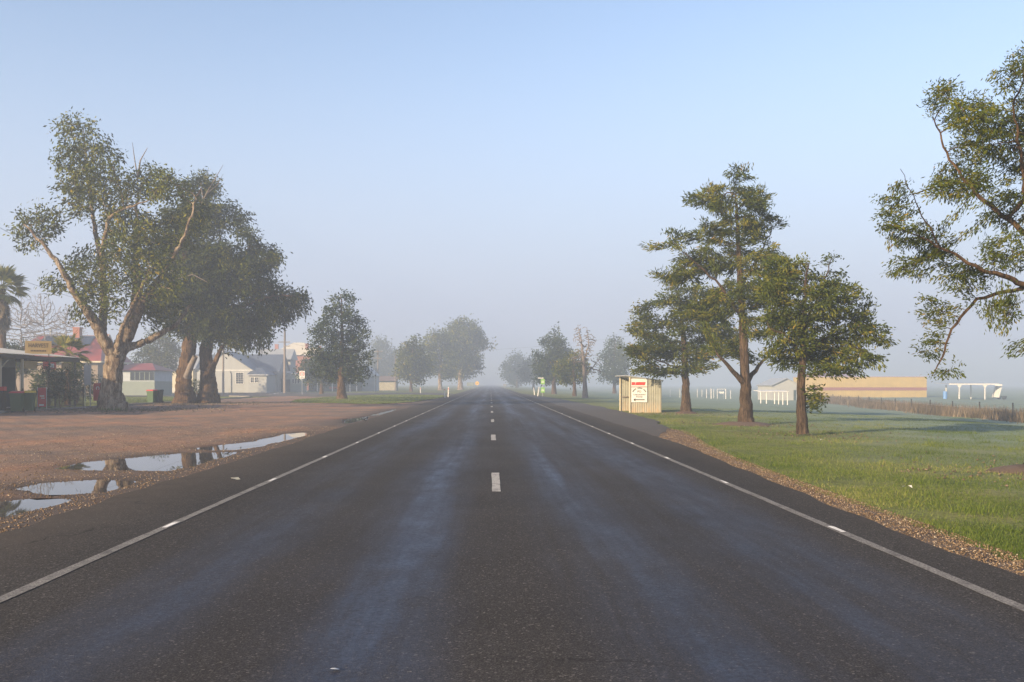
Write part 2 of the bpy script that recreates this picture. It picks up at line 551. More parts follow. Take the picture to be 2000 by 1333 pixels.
M['sign_red'] = plain('sign_red', (0.62, 0.05, 0.04), 0.5, 0.1, 3)
M['ink'] = plain('black_lettering', (0.02, 0.02, 0.02), 0.6, 0.1, 3)
M['steel'] = plain('galvanised_steel', (0.42, 0.43, 0.44), 0.45, 0.2, 4, metal=0.5)
M['yellow_wall'] = plain('ochre_steel_cladding', (0.44, 0.32, 0.10), 0.6, 0.22, 0.6)
M['brown_band'] = plain('brown_cladding_band', (0.24, 0.10, 0.085), 0.6, 0.1, 2)
M['mauve'] = plain('mauve_roof', (0.36, 0.27, 0.32), 0.6, 0.1, 2)
M['blue'] = plain('blue_drum', (0.10, 0.24, 0.52), 0.5, 0.1, 2)
# cream corrugated shelter iron, rusty toward its foot (rust has its own blotchy shape)
m, nt, b = newmat('shelter_iron')
tc = N(nt, 'ShaderNodeTexCoord')
sx = N(nt, 'ShaderNodeSeparateXYZ'); nt.links.new(tc.outputs['Object'], sx.inputs[0])
zr = N(nt, 'ShaderNodeMapRange'); zr.inputs[1].default_value = 0.75; zr.inputs[2].default_value = 0.0
nt.links.new(sx.outputs[2], zr.inputs[0])
rm = math_node(nt, 'MULTIPLY', zr.outputs[0], ramp(nt, noise(nt, 4, 4, 0.6, stretch=(3, 3, 0.6)), [(0.35, 0.1), (0.65, 1.0)]))
c = mixc(nt, math_node(nt, 'MULTIPLY', rm, 0.6), ramp(nt, noise(nt, 2, 4), [(0.3, (0.235, 0.235, 0.185)), (0.7, (0.30, 0.30, 0.245))]), (0.50, 0.27, 0.08))
nt.links.new(c, b.inputs['Base Color']); b.inputs['Roughness'].default_value = 0.6
M['shelter'] = m

# ------------------------------------------------------------------ ground sheets
def sheet(name, ys, xl, xr, ncol, zfun, material, power=1.0):
    """y-monotone strip: rows ys, between xl(y) and xr(y)"""
    ys = np.asarray(ys, float)
    a = np.array([xl(y) for y in ys]); bb = np.array([xr(y) for y in ys])
    t = np.linspace(0, 1, ncol + 1) ** power
    X = a[:, None] + (bb - a)[:, None] * t[None, :]
    Y = np.repeat(ys[:, None], ncol + 1, 1)
    Z = zfun(X, Y)
    v = np.stack([X, Y, Z], -1).reshape(-1, 3)
    i = np.arange((len(ys) - 1) * (ncol + 1)).reshape(len(ys) - 1, ncol + 1)[:, :-1].ravel()
    f = np.stack([i, i + 1, i + ncol + 2, i + ncol + 1], -1)
    return struct(link(name, np_mesh(name, v, f, True), material))


def rag(seed, amp, f=1.0):
    r = random.Random(seed)
    ph = [(r.uniform(0.25, 5.0) * f, r.uniform(0, 6.28), r.uniform(0.3, 1)) for _ in range(9)]
    return lambda y: amp * sum(a * math.sin(w * y + p) / (1 + 0.25 * w) for w, p, a in ph)


def rows(y0, y1, s0, k=0.012):
    out = [y0]
    while out[-1] < y1:
        out.append(out[-1] + max(s0, k * out[-1]))
    out[-1] = y1
    return np.array(out)


# base ground reaching the horizon
gx = np.concatenate([-np.geomspace(1600, 60, 26), np.arange(-58, -6, 1.0), np.arange(-6, 16, 0.5), np.arange(16, 60, 1.0), np.geomspace(60, 1600, 26)])
gy = np.concatenate([np.linspace(-300, -5, 20), np.arange(-4, 70, 0.5), np.arange(70, 200, 2.0), np.geomspace(200, 2400, 40)])
X, Y = np.meshgrid(gx, gy)
Z = H(X, Y) - 0.012 - 0.09 * ((X > -25.6) & (X < -5.8) & (Y > -28) & (Y < 112.5))
nx = len(gx)
ii = np.arange((len(gy) - 1) * nx).reshape(len(gy) - 1, nx)[:, :-1].ravel()
struct(link('ground', np_mesh('ground', np.stack([X, Y, Z], -1).reshape(-1, 3), np.stack([ii, ii + 1, ii + nx + 1, ii + nx], -1), True), M['sward']))

rl, rr = rag(1, 0.05), rag(2, 0.03)
ROAD_L = lambda y: -5.15 + rl(y) - 0.25 * float(sstep(15, 40, y))
ROAD_R = lambda y: 4.30 + rr(y) + 0.62 * float(sstep(9, 25, y))
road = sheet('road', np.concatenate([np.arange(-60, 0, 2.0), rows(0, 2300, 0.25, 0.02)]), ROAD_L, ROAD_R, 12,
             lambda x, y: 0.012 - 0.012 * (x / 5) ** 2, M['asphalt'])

# puddle basins, as outlines on the ground (x, y)
def G(pts):
    return [((px - VX) / FPX * (CAM_H * FPX / (py - VY)), CAM_H * FPX / (py - VY)) for px, py in pts]


PUDDLES = [
    G([(602, 842), (560, 845), (500, 859), (440, 866), (372, 873), (400, 877), (455, 877), (510, 869), (560, 858), (600, 847)]),
    G([(470, 879), (400, 881), (330, 884), (240, 892), (165, 900), (105, 912), (160, 915), (250, 916), (330, 917), (375, 906), (430, 893)]),
    G([(28, 950), (80, 939), (200, 932), (262, 936), (258, 944), (200, 958), (100, 963), (60, 955)]),
    G([(-60, 978), (0, 974), (60, 970), (126, 969), (134, 974), (90, 986), (0, 1008), (-70, 1026)]),
    G([(668, 818), (700, 815), (722, 812), (712, 818), (690, 824), (672, 826)]),
    G([(722, 811), (745, 805), (775, 798), (768, 802), (740, 810)]),
]


def poly_sd(poly, X, Y):
    """signed distance to polygon (negative inside), vectorised"""
    d = np.full(X.shape, 1e9); inside = np.zeros(X.shape, bool)
    n = len(poly)
    for i in range(n):
        x0, y0 = poly[i]; x1, y1 = poly[(i + 1) % n]
        ex, ey = x1 - x0, y1 - y0
        t = np.clip(((X - x0) * ex + (Y - y0) * ey) / (ex * ex + ey * ey), 0, 1)
        d = np.minimum(d, np.hypot(X - x0 - t * ex, Y - y0 - t * ey))
        c = ((y0 > Y) != (y1 > Y)) & (X < (x1 - x0) * (Y - y0) / (y1 - y0 + 1e-12) + x0)
        inside ^= c
    return np.where(inside, -d, d)


def lot_z(x, y):
    z = H(x, y) + 0.004
    nz = 0.010 * (np.sin(x * 3.1 + 2 * np.sin(y * 1.3)) + np.sin(y * 2.3 + 1.5 * np.sin(x * 1.9)) + 0.7 * np.sin(6.1 * x + 4.3 * y) + 0.7 * np.sin(9.7 * x - 5.1 * y))
    flat = np.full(x.shape, -0.022)
    near = np.full(x.shape, 1e9)
    for p in PUDDLES:
        near = np.minimum(near, poly_sd(p, x, y))
    w = sstep(3.5, 0.4, near)
    z = z * (1 - w) + flat * w
    dip = -0.05 * sstep(0.25, -0.35, near)
    return z + nz * (0.35 + 0.65 * sstep(0, 2, near)) + dip


ll, lr = rag(3, 0.3), rag(4, 0.12)
LOT_L = lambda y: -26.6 + ll(y)
LOT_R = lambda y: ROAD_L(y) + 0.10
sheet('gravel_lot', np.concatenate([np.arange(-30, 7, 1.0), np.arange(7, 45, 0.14), np.arange(45, 114, 0.6)]), LOT_L, LOT_R, 170, lot_z, M['dirt'])
lot = bpy.data.objects['gravel_lot'].data
co = np.empty(len(lot.vertices) * 3, np.float32); lot.vertices.foreach_get('co', co); co = co.reshape(-1, 3)
nr = np.full(len(co), 1e9)
for p in PUDDLES:
    nr = np.minimum(nr, poly_sd(p, co[:, 0].astype(float), co[:, 1].astype(float)))
at_ = lot.attributes.new('damp', 'FLOAT', 'POINT')
at_.data.foreach_set('value', np.clip(np.exp(-np.clip(nr, 0, None) / 0.55), 0, 1).astype(np.float32))
for k, p in enumerate(PUDDLES):
    cx = sum(q[0] for q in p) / len(p); cyy = sum(q[1] for q in p) / len(p)
    mb = MB()
    v = []
    for (x, y) in p:
        L = math.hypot(x - cx, y - cyy)
        v.append((x + (x - cx) / L * 0.35, y + (y - cyy) / L * 0.5, -0.040))
    mb.add(v, [tuple(range(len(v)))])
    o = struct(mb.build('puddle', M['water']))
    o['label'] = 'still rain puddle reflecting sky in the gravel lot'

# side street running left in front of the white hall, grass island, bus bay and gravel wedge on the right
sr = rag(5, 0.3)
sheet('side_street', rows(113.5, 164, 0.6, 0.0), lambda y: -150, lambda y: -5.2 - 0.12 * abs(y - 138), 60, lambda x, y: H(x, y) + 0.008, M['old_asphalt'])
isl_l, isl_r = rag(6, 0.5), rag(7, 0.25)


def interp(tab):
    ys = [a for a, _ in tab]; xs = [c for _, c in tab]
    return lambda y: float(np.interp(y, ys, xs))


IL = interp([(71, -9.6), (74, -13.5), (78, -16.8), (88, -18.6), (104, -19.2), (120, -18.5), (131, -15)])
IR = interp([(71, -8.8), (74, -7.8), (80, -6.6), (100, -5.6), (118, -5.5), (126, -7.5), (131, -11)])
struct(sheet('grass_island', np.arange(71, 131.1, 0.6), lambda y: IL(y) + 0.5 * isl_l(y), lambda y: IR(y) + 0.4 * isl_r(y), 24, lambda x, y: H(x, y) + 0.05, M['sward']))
br = rag(8, 0.12)
BAY = interp([(27, 5.0), (29.5, 5.4), (31, 5.9), (34, 6.5), (40, 7.1), (50, 7.5), (62, 7.6), (90, 7.3), (120, 6.6), (150, 5.0)])
sheet('bus_bay', rows(27, 150, 0.3, 0.0), lambda y: ROAD_R(y) - 0.3, lambda y: BAY(y) + 0.6 * br(y), 10, lambda x, y: H(x, y) * 0.5 + 0.006, M['old_asphalt'])
gw = rag(9, 0.06, 1.6)
WEDGE = interp([(0, 4.62), (8, 4.70), (15, 4.88), (20, 5.14), (24, 5.5), (28, 6.1), (31, 6.4), (32.5, 6.2)])
sheet('gravel_shoulder', np.arange(-10, 32.5, 0.12), lambda y: ROAD_R(y) - 0.12, lambda y: WEDGE(y) + gw(y), 14,
      lambda x, y: H(x, y) * 0.6 - 0.002 + 0.008 * np.sin(7 * x + 3 * np.sin(5 * y)), M['dirt'])

# kerb along the shop and lawn
mb = MB()
kp = [(-26.7, 30), (-26.6, 45), (-26.4, 60), (-26.6, 80), (-27.2, 100), (-28.5, 110), (-32, 113.4)]
for a, c in zip(kp[:-1], kp[1:]):
    n = max(1, int(math.hypot(c[0] - a[0], c[1] - a[1]) / 1.5))
    for i in range(n):
        p0 = [a[j] + (c[j] - a[j]) * i / n for j in (0, 1)]; p1 = [a[j] + (c[j] - a[j]) * (i + 1) / n - (0.012 if j == 1 else 0) for j in (0, 1)]
        mb.add([(p0[0], p0[1], -0.1), (p0[0] - 0.16, p0[1], -0.1), (p1[0] - 0.16, p1[1], -0.1), (p1[0], p1[1], -0.1),
                (p0[0] - .02, p0[1], 0.09), (p0[0] - 0.16, p0[1], 0.10), (p1[0] - 0.16, p1[1], 0.10), (p1[0] - .02, p1[1], 0.09)],
               [(0, 3, 2, 1), (4, 5, 6, 7), (0, 1, 5, 4), (1, 2, 6, 5), (2, 3, 7, 6), (3, 0, 4, 7)])
struct(mb.build('kerb', M['kerb']))

# road markings: parts of the road
def strip_mesh(x, w, y0, y1, z, seed, step=0.4):
    r = random.Random(seed)
    ys = np.arange(y0, y1 + 1e-6, step) if y1 - y0 > step else np.array([y0, y1])
    v = []
    for y in ys:
        j = r.uniform(-0.006, 0.006)
        zz = lambda xx: 0.012 - 0.012 * (xx / 5) ** 2 + z
        v += [(x - w / 2 + j, y, zz(x - w / 2)), (x + w / 2 + r.uniform(-0.006, 0.006), y, zz(x + w / 2))]
    f = [(2 * i, 2 * i + 1, 2 * i + 3, 2 * i + 2) for i in range(len(ys) - 1)]
    return np_mesh('marking', np.array(v), np.array(f))


for k, x in enumerate((-3.52, 3.68)):
    link('edge_line', strip_mesh(x, 0.105, -20, 330, 0.005, 20 + k), M['line'], road)
    for i in range(-1, 22):
        y = (5.2 if k == 0 else 4.9) + 4.72 * i
        link('bright_patch', strip_mesh(x + 0.01, 0.055, y, y + 0.75, 0.009, 40 + i), M['line_new'], road)
for i in range(-1, 28):
    y = 13.2 + 12.0 * i
    link('centre_dash', strip_mesh(0.085, 0.13, y, y + 3.0, 0.005, 70 + i), M['dash'], road)
# give-way dashes at the mouth of the side street
gy0 = ground_at(519, 772); gy1 = ground_at(558, 766)
ss = [o for o in bpy.data.objects if o.name == 'side_street'][0]
for i in range(6):
    a = gy0.lerp(gy1, i / 6.0); c = gy0.lerp(gy1, (i + 0.55) / 6.0)
    MB().add([(a.x - .15, a.y, H(a.x, a.y) + .014), (a.x + .15, a.y, H(a.x, a.y) + .014), (c.x + .15, c.y, H(c.x, c.y) + .014), (c.x - .15, c.y, H(c.x, c.y) + .014)],
             [(0, 1, 2, 3)]).build('give_way_dash', M['line_new'], ss)

# ------------------------------------------------------------------ trees
def grow(nodes, parent, attr, step, infl, kill, iters, bias=(0, 0, 0)):
    nodes = [np.array(n, float) for n in nodes]; parent = list(parent)
    A = attr.copy()
    Nn = np.array(nodes)
    D = np.linalg.norm(A[:, None] - Nn[None], axis=2)
    near = D.argmin(1); nd = D.min(1)
    bias = np.array(bias, float)
    for it in range(iters):
        act = nd < infl
        if not act.any():
            infl *= 1.5
            if infl > 40:
                break
            continue
        idx = near[act]
        vec = A[act] - Nn[idx]
        vec /= np.linalg.norm(vec, axis=1)[:, None] + 1e-9
        acc = np.zeros_like(Nn); np.add.at(acc, idx, vec)
        u = np.unique(idx)
        d = acc[u]
        ln = np.linalg.norm(d, axis=1)
        ok = ln > 1e-3
        u, d, ln = u[ok], d[ok], ln[ok]
        if not len(u):
            break
        d = d / ln[:, None] + bias
        d += np.random.RandomState(it + 5).normal(0, 0.18, d.shape)
        d /= np.linalg.norm(d, axis=1)[:, None]
        new = Nn[u] + d * step
        start = len(Nn)
        Nn = np.vstack([Nn, new]); parent += list(u)
        Dn = np.linalg.norm(A[:, None] - new[None], axis=2)
        m = Dn.min(1); am = Dn.argmin(1)
        better = m < nd
        nd = np.where(better, m, nd); near = np.where(better, am + start, near)
        keep = nd > kill
        A, nd, near = A[keep], nd[keep], near[keep]
        if not len(A) or len(Nn) > 11000:
            break
    return Nn, np.array(parent)


def tubes(Nn, parent, rad, lump=0.0, seed=0):
    """skeleton -> tube mesh (quads) following the thickest child"""
    kids = {}
    for i, p in enumerate(parent):
        if p >= 0:
            kids.setdefault(p, []).append(i)
    V, F = [], []
    base = 0
    rs = np.random.RandomState(seed)
    stack = [(-1, i) for i, p in enumerate(parent) if p < 0]
    while stack:
        p0, i = stack.pop()
        chain = ([p0] if p0 >= 0 else []) + [i]
        while True:
            ks = kids.get(chain[-1], [])
            if not ks:
                break
            ks = sorted(ks, key=lambda k: -rad[k])
            for k in ks[1:]:
                stack.append((chain[-1], k))
            chain.append(ks[0])
        if len(chain) < 2:
            continue
        pts = Nn[chain]; rr_ = rad[chain].copy()
        if p0 >= 0:
            rr_[0] = min(rr_[0], rr_[1] * 1.15)
        n = 26 if rr_.max() > 0.25 else 8 if rr_.max() > 0.08 else 5 if rr_.max() > 0.03 else 3
        tg = np.gradient(pts, axis=0)
        tg /= np.linalg.norm(tg, axis=1)[:, None] + 1e-9
        a = np.cross(tg, np.array([0.31, 0.12, 0.05]) + 0 * tg)
        bad = np.linalg.norm(a, axis=1) < 0.05
        a[bad] = np.cross(tg[bad], np.array([0, 1.0, 0]))
        a /= np.linalg.norm(a, axis=1)[:, None] + 1e-9
        b2 = np.cross(tg, a)
        th = np.arange(n) * 2 * np.pi / n
        r2 = rr_[:, None] * np.ones(n)[None]
        if lump and rr_.max() > 0.1:
            ph = rs.uniform(0, 6.28, 6)
            s = np.cumsum(np.r_[0, np.linalg.norm(np.diff(pts, axis=0), axis=1)])[:, None]
            r2 = r2 * (1 + lump * (np.sin(3 * th[None] + ph[0] + s * 0.9) * 0.5 + np.sin(5 * th[None] + ph[1] - s * 1.7) * 0.4 + np.sin(9 * th[None] + ph[2] + 2.5 * np.sin(s * 1.3)) * 0.45 + np.sin(4.1 * s + ph[3] + 2 * np.sin(2 * th[None])) * 0.3 + rs.normal(0, 0.22, r2.shape)))
        ring = pts[:, None] + (a[:, None] * np.cos(th)[None, :, None] + b2[:, None] * np.sin(th)[None, :, None]) * r2[..., None]
        V.append(ring.reshape(-1, 3))
        m = len(chain)
        i0 = base + (np.arange(m - 1)[:, None] * n + np.arange(n)[None]).ravel()
        i1 = base + (np.arange(m - 1)[:, None] * n + (np.arange(n)[None] + 1) % n).ravel()
        F.append(np.stack([i0, i1, i1 + n, i0 + n], -1))
        base += m * n
    return np.vstack(V), np.vstack(F)


LEAFY = 2.1


def unit(v):
    return v / (np.linalg.norm(v, axis=-1, keepdims=True) + 1e-9)


def leaves(cent, dirs, per, spread, length, width, droop, wild, rs, flat=1.0, shade=None):
    n = len(cent)
    per = int(per * LEAFY); length *= 0.82; width *= 0.85
    c = np.repeat(cent, per, 0); d = np.repeat(dirs, per, 0)
    off = rs.normal(0, spread, c.shape); off[:, 2] *= flat
    p = c + off + d * rs.uniform(-0.5, 1.0, (len(c), 1)) * spread
    dv = unit(d + rs.normal(0, wild, c.shape) + np.array([0, 0, -droop]))
    s = unit(np.cross(dv, rs.normal(0, 1, c.shape)))
    L = length * rs.uniform(0.6, 1.35, (len(c), 1)); W = width * rs.uniform(0.7, 1.3, (len(c), 1))
    v = np.stack([p, p + dv * L * 0.5 + s * W, p + dv * L, p + dv * L * 0.5 - s * W], 1).reshape(-1, 3)
    f = np.arange(len(v)).reshape(-1, 4)
    ct = np.repeat(rs.uniform(0, 1, n), per)
    tint = np.clip(0.55 * ct + 0.45 * rs.uniform(0, 1, len(c)), 0, 1) ** 1.15
    return v, f, np.repeat(tint, 4)


def tree(name, label, base, d, lines, blobs, natt, step, leaf, bark, leafm, seed, group=None, lump=0.0, r0=0.012, expo=2.4,
         bias=(0, 0, 0.05), depth=0.9, deadlines=(), flare=1.5, iters=160, spreadY=0.35, crown_name='crown', cat='tree', leaf_thr=3.0):
    """lines: limbs in photo coordinates (px, py, radius m[, dy m]) at distance d; blobs: crown masses (px, py, rx, ry[, density[, dy]])"""
    rs = np.random.RandomState(seed); rd = random.Random(seed)
    bx, by = base
    org = Vector((PX(bx, d), d, 0)); org.z = float(H(org.x, d)) - 0.02
    root = thing(name, label, cat, org, 0, group)
    k = d / FPX

    def loc(px, py, dy=0.0):
        return np.array([(px - bx) * k, dy, PZ(py, d) - org.z])
    nodes, par, fix = [], [], []
    WAV = 0.16 * step

    def addline(pts):
        prev = None
        q = [loc(p[0], p[1], p[3] if len(p) > 3 else 0.0) for p in pts]; rad = [p[2] for p in pts]
        if nodes:
            dd = [np.linalg.norm(nn - q[0]) for nn in nodes]
            prev = int(np.argmin(dd))
            q[0] = nodes[prev]
        for i in range(len(q)):
            if i == 0:
                if prev is None:
                    nodes.append(q[0]); par.append(-1); fix.append(rad[0]); prev = 0
                continue
            L = np.linalg.norm(q[i] - q[i - 1]); n = max(1, int(L / (0.14 if rad[i] > 0.2 else min(step, 0.3))))
            for j in range(1, n + 1):
                t = j / n
                pos = q[i - 1] * (1 - t) + q[i] * t + (rs.normal(0, 0.05 * rad[i], 3) + WAV * max(0.0, 1 - rad[i] / 0.3) * np.sin(np.array([7.1, 5.3, 6.2]) * (t * L) / max(2.0 * rad[i] + 0.35, 0.5) + 2.1 * i)) * (1 if j < n else 0)
                nodes.append(pos); par.append(prev); fix.append(rad[i - 1] * (1 - t) + rad[i] * t); prev = len(nodes) - 1
    for ln in lines:
        addline(ln)
    # crown attractors
    halfw = max(abs(b[0] - np.mean([q[0] for q in blobs])) + b[2] for b in blobs) * k if blobs else 1
    tot = sum(b[2] * b[3] * (b[4] if len(b) > 4 else 1) for b in blobs)
    att = []
    for b in blobs:
        dens = b[4] if len(b) > 4 else 1.0
        n = max(6, int(natt * b[2] * b[3] * dens / tot))
        dy = b[5] if len(b) > 5 else rs.uniform(-spreadY, spreadY) * halfw
        v = unit(rs.normal(0, 1, (n, 3))) * (rs.uniform(0, 1, (n, 1)) ** 0.45) * np.where(rs.uniform(0, 1, (n, 1)) < 0.10, rs.uniform(1.0, 1.45, (n, 1)), 1.0)
        c = loc(b[0], b[1], dy)
        att.append(c + v * np.array([b[2] * k, depth * 0.5 * (b[2] + b[3]) * k, b[3] * k]))
    nfix = len(nodes)
    if blobs:
        att = np.vstack(att)
        att = att[att[:, 2] > 0.6]
        Nn, par2 = grow(nodes, par, att, step, step * 7, step * 1.25, iters, bias)
    else:
        Nn, par2 = np.array(nodes), np.array(par)
    # pipe model radii
    cnt = np.zeros(len(Nn)); has = np.zeros(len(Nn), bool)
    rad = np.zeros(len(Nn)); acc = np.zeros(len(Nn))
    order = np.argsort(-np.arange(len(Nn)))
    for i in order:
        rad[i] = r0 if acc[i] == 0 else acc[i] ** (1 / expo)
        if i < nfix:
            rad[i] = fix[i] * 0.80
        if par2[i] >= 0:
            acc[par2[i]] += min(rad[i], 0.5 * fix[par2[i]] if par2[i] < nfix else 9) ** expo
    # root flare on the trunk base
    z0 = Nn[:nfix, 2]
    rad[:nfix] *= 1 + (flare - 1) * np.exp(-np.clip(z0, 0, None) / (0.55 + rad[0]))
    v, f = tubes(Nn, par2, rad, lump, seed)
    link('trunk', np_mesh('trunk', v, f, True), bark, root)
    for dl in deadlines:
        sv = [loc(p[0], p[1], p[3] if len(p) > 3 else 0) for p in dl]
        MB().tube(sv, [p[2] for p in dl], 6).build('dead_branch', M['dead_wood'], root, smooth=True)
    if leaf and blobs:
        sel = np.where((np.arange(len(Nn)) >= nfix) & (rad < r0 * leaf_thr * 0.75))[0]
        dirs = unit(Nn[sel] - Nn[par2[sel]])
        lv, lf, lt = leaves(Nn[sel], dirs, leaf['per'], leaf['spread'], leaf['len'], leaf['wid'], leaf.get('droop', 0.5), leaf.get('wild', 0.6), rs, leaf.get('flat', 1.0))
        link(crown_name, np_mesh('crown', lv, lf, False, {'tint': lt}), leafm, root)
    return root


GUM = dict(per=30, spread=0.23, len=0.30, wid=0.056, droop=0.75, wild=0.6)
tree('gum_tree', 'tall gum tree with pale forked trunk beside the shop fence', (222, 801), 56,
     [[(222, 803, .80), (217, 765, .66), (221, 725, .62), (228, 690, .66)],
      [(222, 700, .45, 0), (205, 660, .40, -.4), (196, 630, .36, -.8), (165, 575, .26, -1.4), (142, 525, .18, -1.8), (112, 482, .11, -2), (80, 450, .05, -2)],
      [(203, 655, .36, -.4), (201, 600, .28, .2), (192, 520, .22, .6), (176, 460, .17, .9), (165, 400, .12, 1), (155, 320, .08, 1), (150, 255, .04, 1)],
      [(201, 590, .24), (206, 490, .18, -.5), (226, 430, .14, -.9), (258, 415, .10, -1.2), (300, 405, .05, -1.5)],
      [(228, 695, .58), (246, 645, .56, .3), (262, 605, .48, .5), (258, 555, .34, .8), (250, 500, .24, 1.2), (246, 440, .15, 1.5), (250, 370, .06, 1.5)],
      [(258, 610, .34), (300, 570, .24, -.6), (340, 530, .17, -1.2), (378, 470, .11, -1.6), (400, 400, .06, -1.6)],
      [(236, 690, .32), (285, 662, .24, .8), (328, 632, .17, 1.4), (352, 590, .1, 2)],
      [(226, 700, .22), (255, 640, .17, -1.2), (290, 592, .14, -2), (320, 545, .09, -2.6)]],
     [(135, 240, 42, 24, .8), (155, 275, 48, 28), (170, 320, 58, 40), (150, 375, 52, 45), (90, 440, 48, 34, .9), (75, 470, 32, 28, .7), (215, 365, 62, 42),
      (282, 352, 48, 35, .8), (250, 440, 62, 40, .8), (290, 480, 62, 42, 1), (325, 440, 50, 38), (275, 530, 55, 38, 1, -2), (122, 515, 26, 26, .5), (120, 560, 26, 24, .6), (195, 545, 42, 36, .55),
      (345, 375, 40, 32, .8), (330, 545, 42, 46, 1, -2), (165, 615, 14, 18, .5), (225, 590, 40, 30, .45), (300, 600, 36, 28, .8), (370, 420, 38, 36, .8)],
     2300, 0.42, dict(GUM, per=16), M['gum_bark'], M['gum_leaf'], 11, 'gum trees along the gravel lot', lump=0.08, r0=0.016,
     deadlines=[[(262, 350, .07, .5), (268, 310, .045, .5), (282, 285, .015, .5)], [(257, 345, .05, 1), (250, 300, .03, 1), (246, 270, .01, 1)]])
tree('gum_tree', 'middle gum tree with rough brown trunk and broken stub', (360, 789), 74,
     [[(360, 791, .78), (360, 740, .66), (367, 690, .64), (374, 640, .62), (370, 585, .5), (360, 510, .34), (368, 430, .18), (392, 370, .06)],
      [(366, 600, .3), (345, 560, .2, -1), (320, 510, .1, -1.5)], [(370, 590, .3), (398, 540, .2, 1), (420, 460, .1, 1.5)]],
     [(390, 365, 42, 30, .8), (362, 425, 52, 42), (415, 425, 36, 36, .8), (350, 500, 52, 46), (402, 510, 52, 48), (332, 590, 46, 44), (388, 590, 56, 44), (375, 640, 42, 26, .9)],
     1500, 0.5, dict(GUM, per=34, len=.36, wid=.066, spread=.30), M['dark_bark'], M['gum_leaf_dark'], 12, 'gum trees along the gravel lot', lump=0.12, r0=0.018,
     deadlines=[[(368, 738, .26, -.5), (380, 715, .24, -.9), (391, 697, .20, -1.2)],
                [(385, 420, .10), (405, 375, .06), (420, 350, .04), (436, 322, .012)], [(405, 378, .05), (424, 362, .03), (436, 340, .01)], [(398, 395, .05), (392, 360, .03), (412, 330, .01)],
                [(350, 560, .06, -3), (400, 545, .04, -3), (428, 560, .012, -3)]])
tree('gum_tree', 'dark spreading gum tree nearest the white hall, flared trunk', (405, 789), 75,
     [[(407, 791, .86), (406, 745, .68), (402, 690, .6), (412, 635, .5), (440, 580, .34), (470, 530, .18), (490, 470, .06)],
      [(405, 745, .3), (424, 712, .24, -.8), (440, 680, .18, -1)], [(425, 605, .3), (480, 600, .2, -1), (540, 580, .1, -1), (580, 580, .04, -1)], [(412, 640, .3), (450, 640, .2, 1.5), (500, 640, .1, 2)]],
     [(468, 425, 24, 26, .45), (492, 465, 22, 16, .5), (480, 545, 62, 48), (440, 620, 62, 46), (515, 590, 52, 46), (572, 582, 28, 22, .7), (548, 600, 34, 30, .8), (470, 655, 44, 34), (495, 500, 42, 30, .8), (440, 520, 44, 40), (430, 570, 46, 46), (510, 640, 30, 30, .8)],
     1900, 0.5, dict(GUM, per=34, len=.36, wid=.066, spread=.30), M['dark_bark'], M['gum_leaf_dark'], 13, 'gum trees along the gravel lot', lump=0.12, r0=0.018)

AV = dict(per=25, spread=0.13, len=0.25, wid=0.025, droop=0.12, wild=0.36, flat=0.55)
tree('avenue_tree', 'tallest feathery tree of the trio on the grass verge', (1457, 826), 37.4,
     [[(1457, 827, .27), (1456, 750, .235), (1452, 660, .20), (1447, 560, .17), (1441, 460, .10), (1437, 380, .04)],
      [(1454, 752, .16), (1425, 725, .11, -.4), (1392, 695, .06, -.8)], [(1456, 745, .14), (1488, 715, .09, .5), (1515, 690, .04, .8)],
      [(1450, 620, .10), (1400, 560, .06, -.5), (1330, 500, .03, -.8)], [(1447, 560, .09), (1490, 500, .05, .6), (1520, 440, .02, .8)]],
     [(1432, 352, 24, 16, .7), (1400, 378, 48, 22, .9), (1488, 372, 34, 18, .8), (1440, 405, 60, 24), (1500, 430, 40, 18, .9), (1345, 455, 40, 18, .5), (1290, 480, 26, 14, .35), (1430, 455, 66, 26), (1400, 505, 72, 28),
      (1480, 520, 52, 30), (1320, 540, 46, 20, .6), (1450, 580, 72, 32), (1390, 610, 50, 28, .6), (1480, 640, 46, 30, .6), (1430, 680, 40, 24, .35), (1500, 560, 36, 30)],
     2300, 0.26, AV, M['avenue_bark'], M['avenue_leaf'], 21, 'avenue trees on the right verge', lump=0.05, r0=0.009, flare=1.7)
tree('avenue_tree', 'broad low feathery tree overhanging the bus shelter', (1340, 806), 51,
     [[(1340, 807, .29), (1339, 760, .235), (1338, 715, .21), (1335, 660, .18), (1330, 610, .10), (1325, 575, .04)]],
     [(1258, 605, 30, 18, .7), (1330, 585, 56, 28), (1275, 640, 48, 26), (1350, 630, 56, 36), (1290, 685, 56, 26), (1255, 690, 26, 18, .8), (1350, 690, 56, 28), (1400, 660, 44, 36, .9), (1390, 600, 36, 30, .7), (1275, 722, 44, 18, .8), (1340, 722, 46, 12, .6)],
     1700, 0.32, dict(AV, per=26, len=.24, wid=.04, spread=.19), M['avenue_bark'], M['avenue_leaf'], 22, 'avenue trees on the right verge', lump=0.05, r0=0.011)
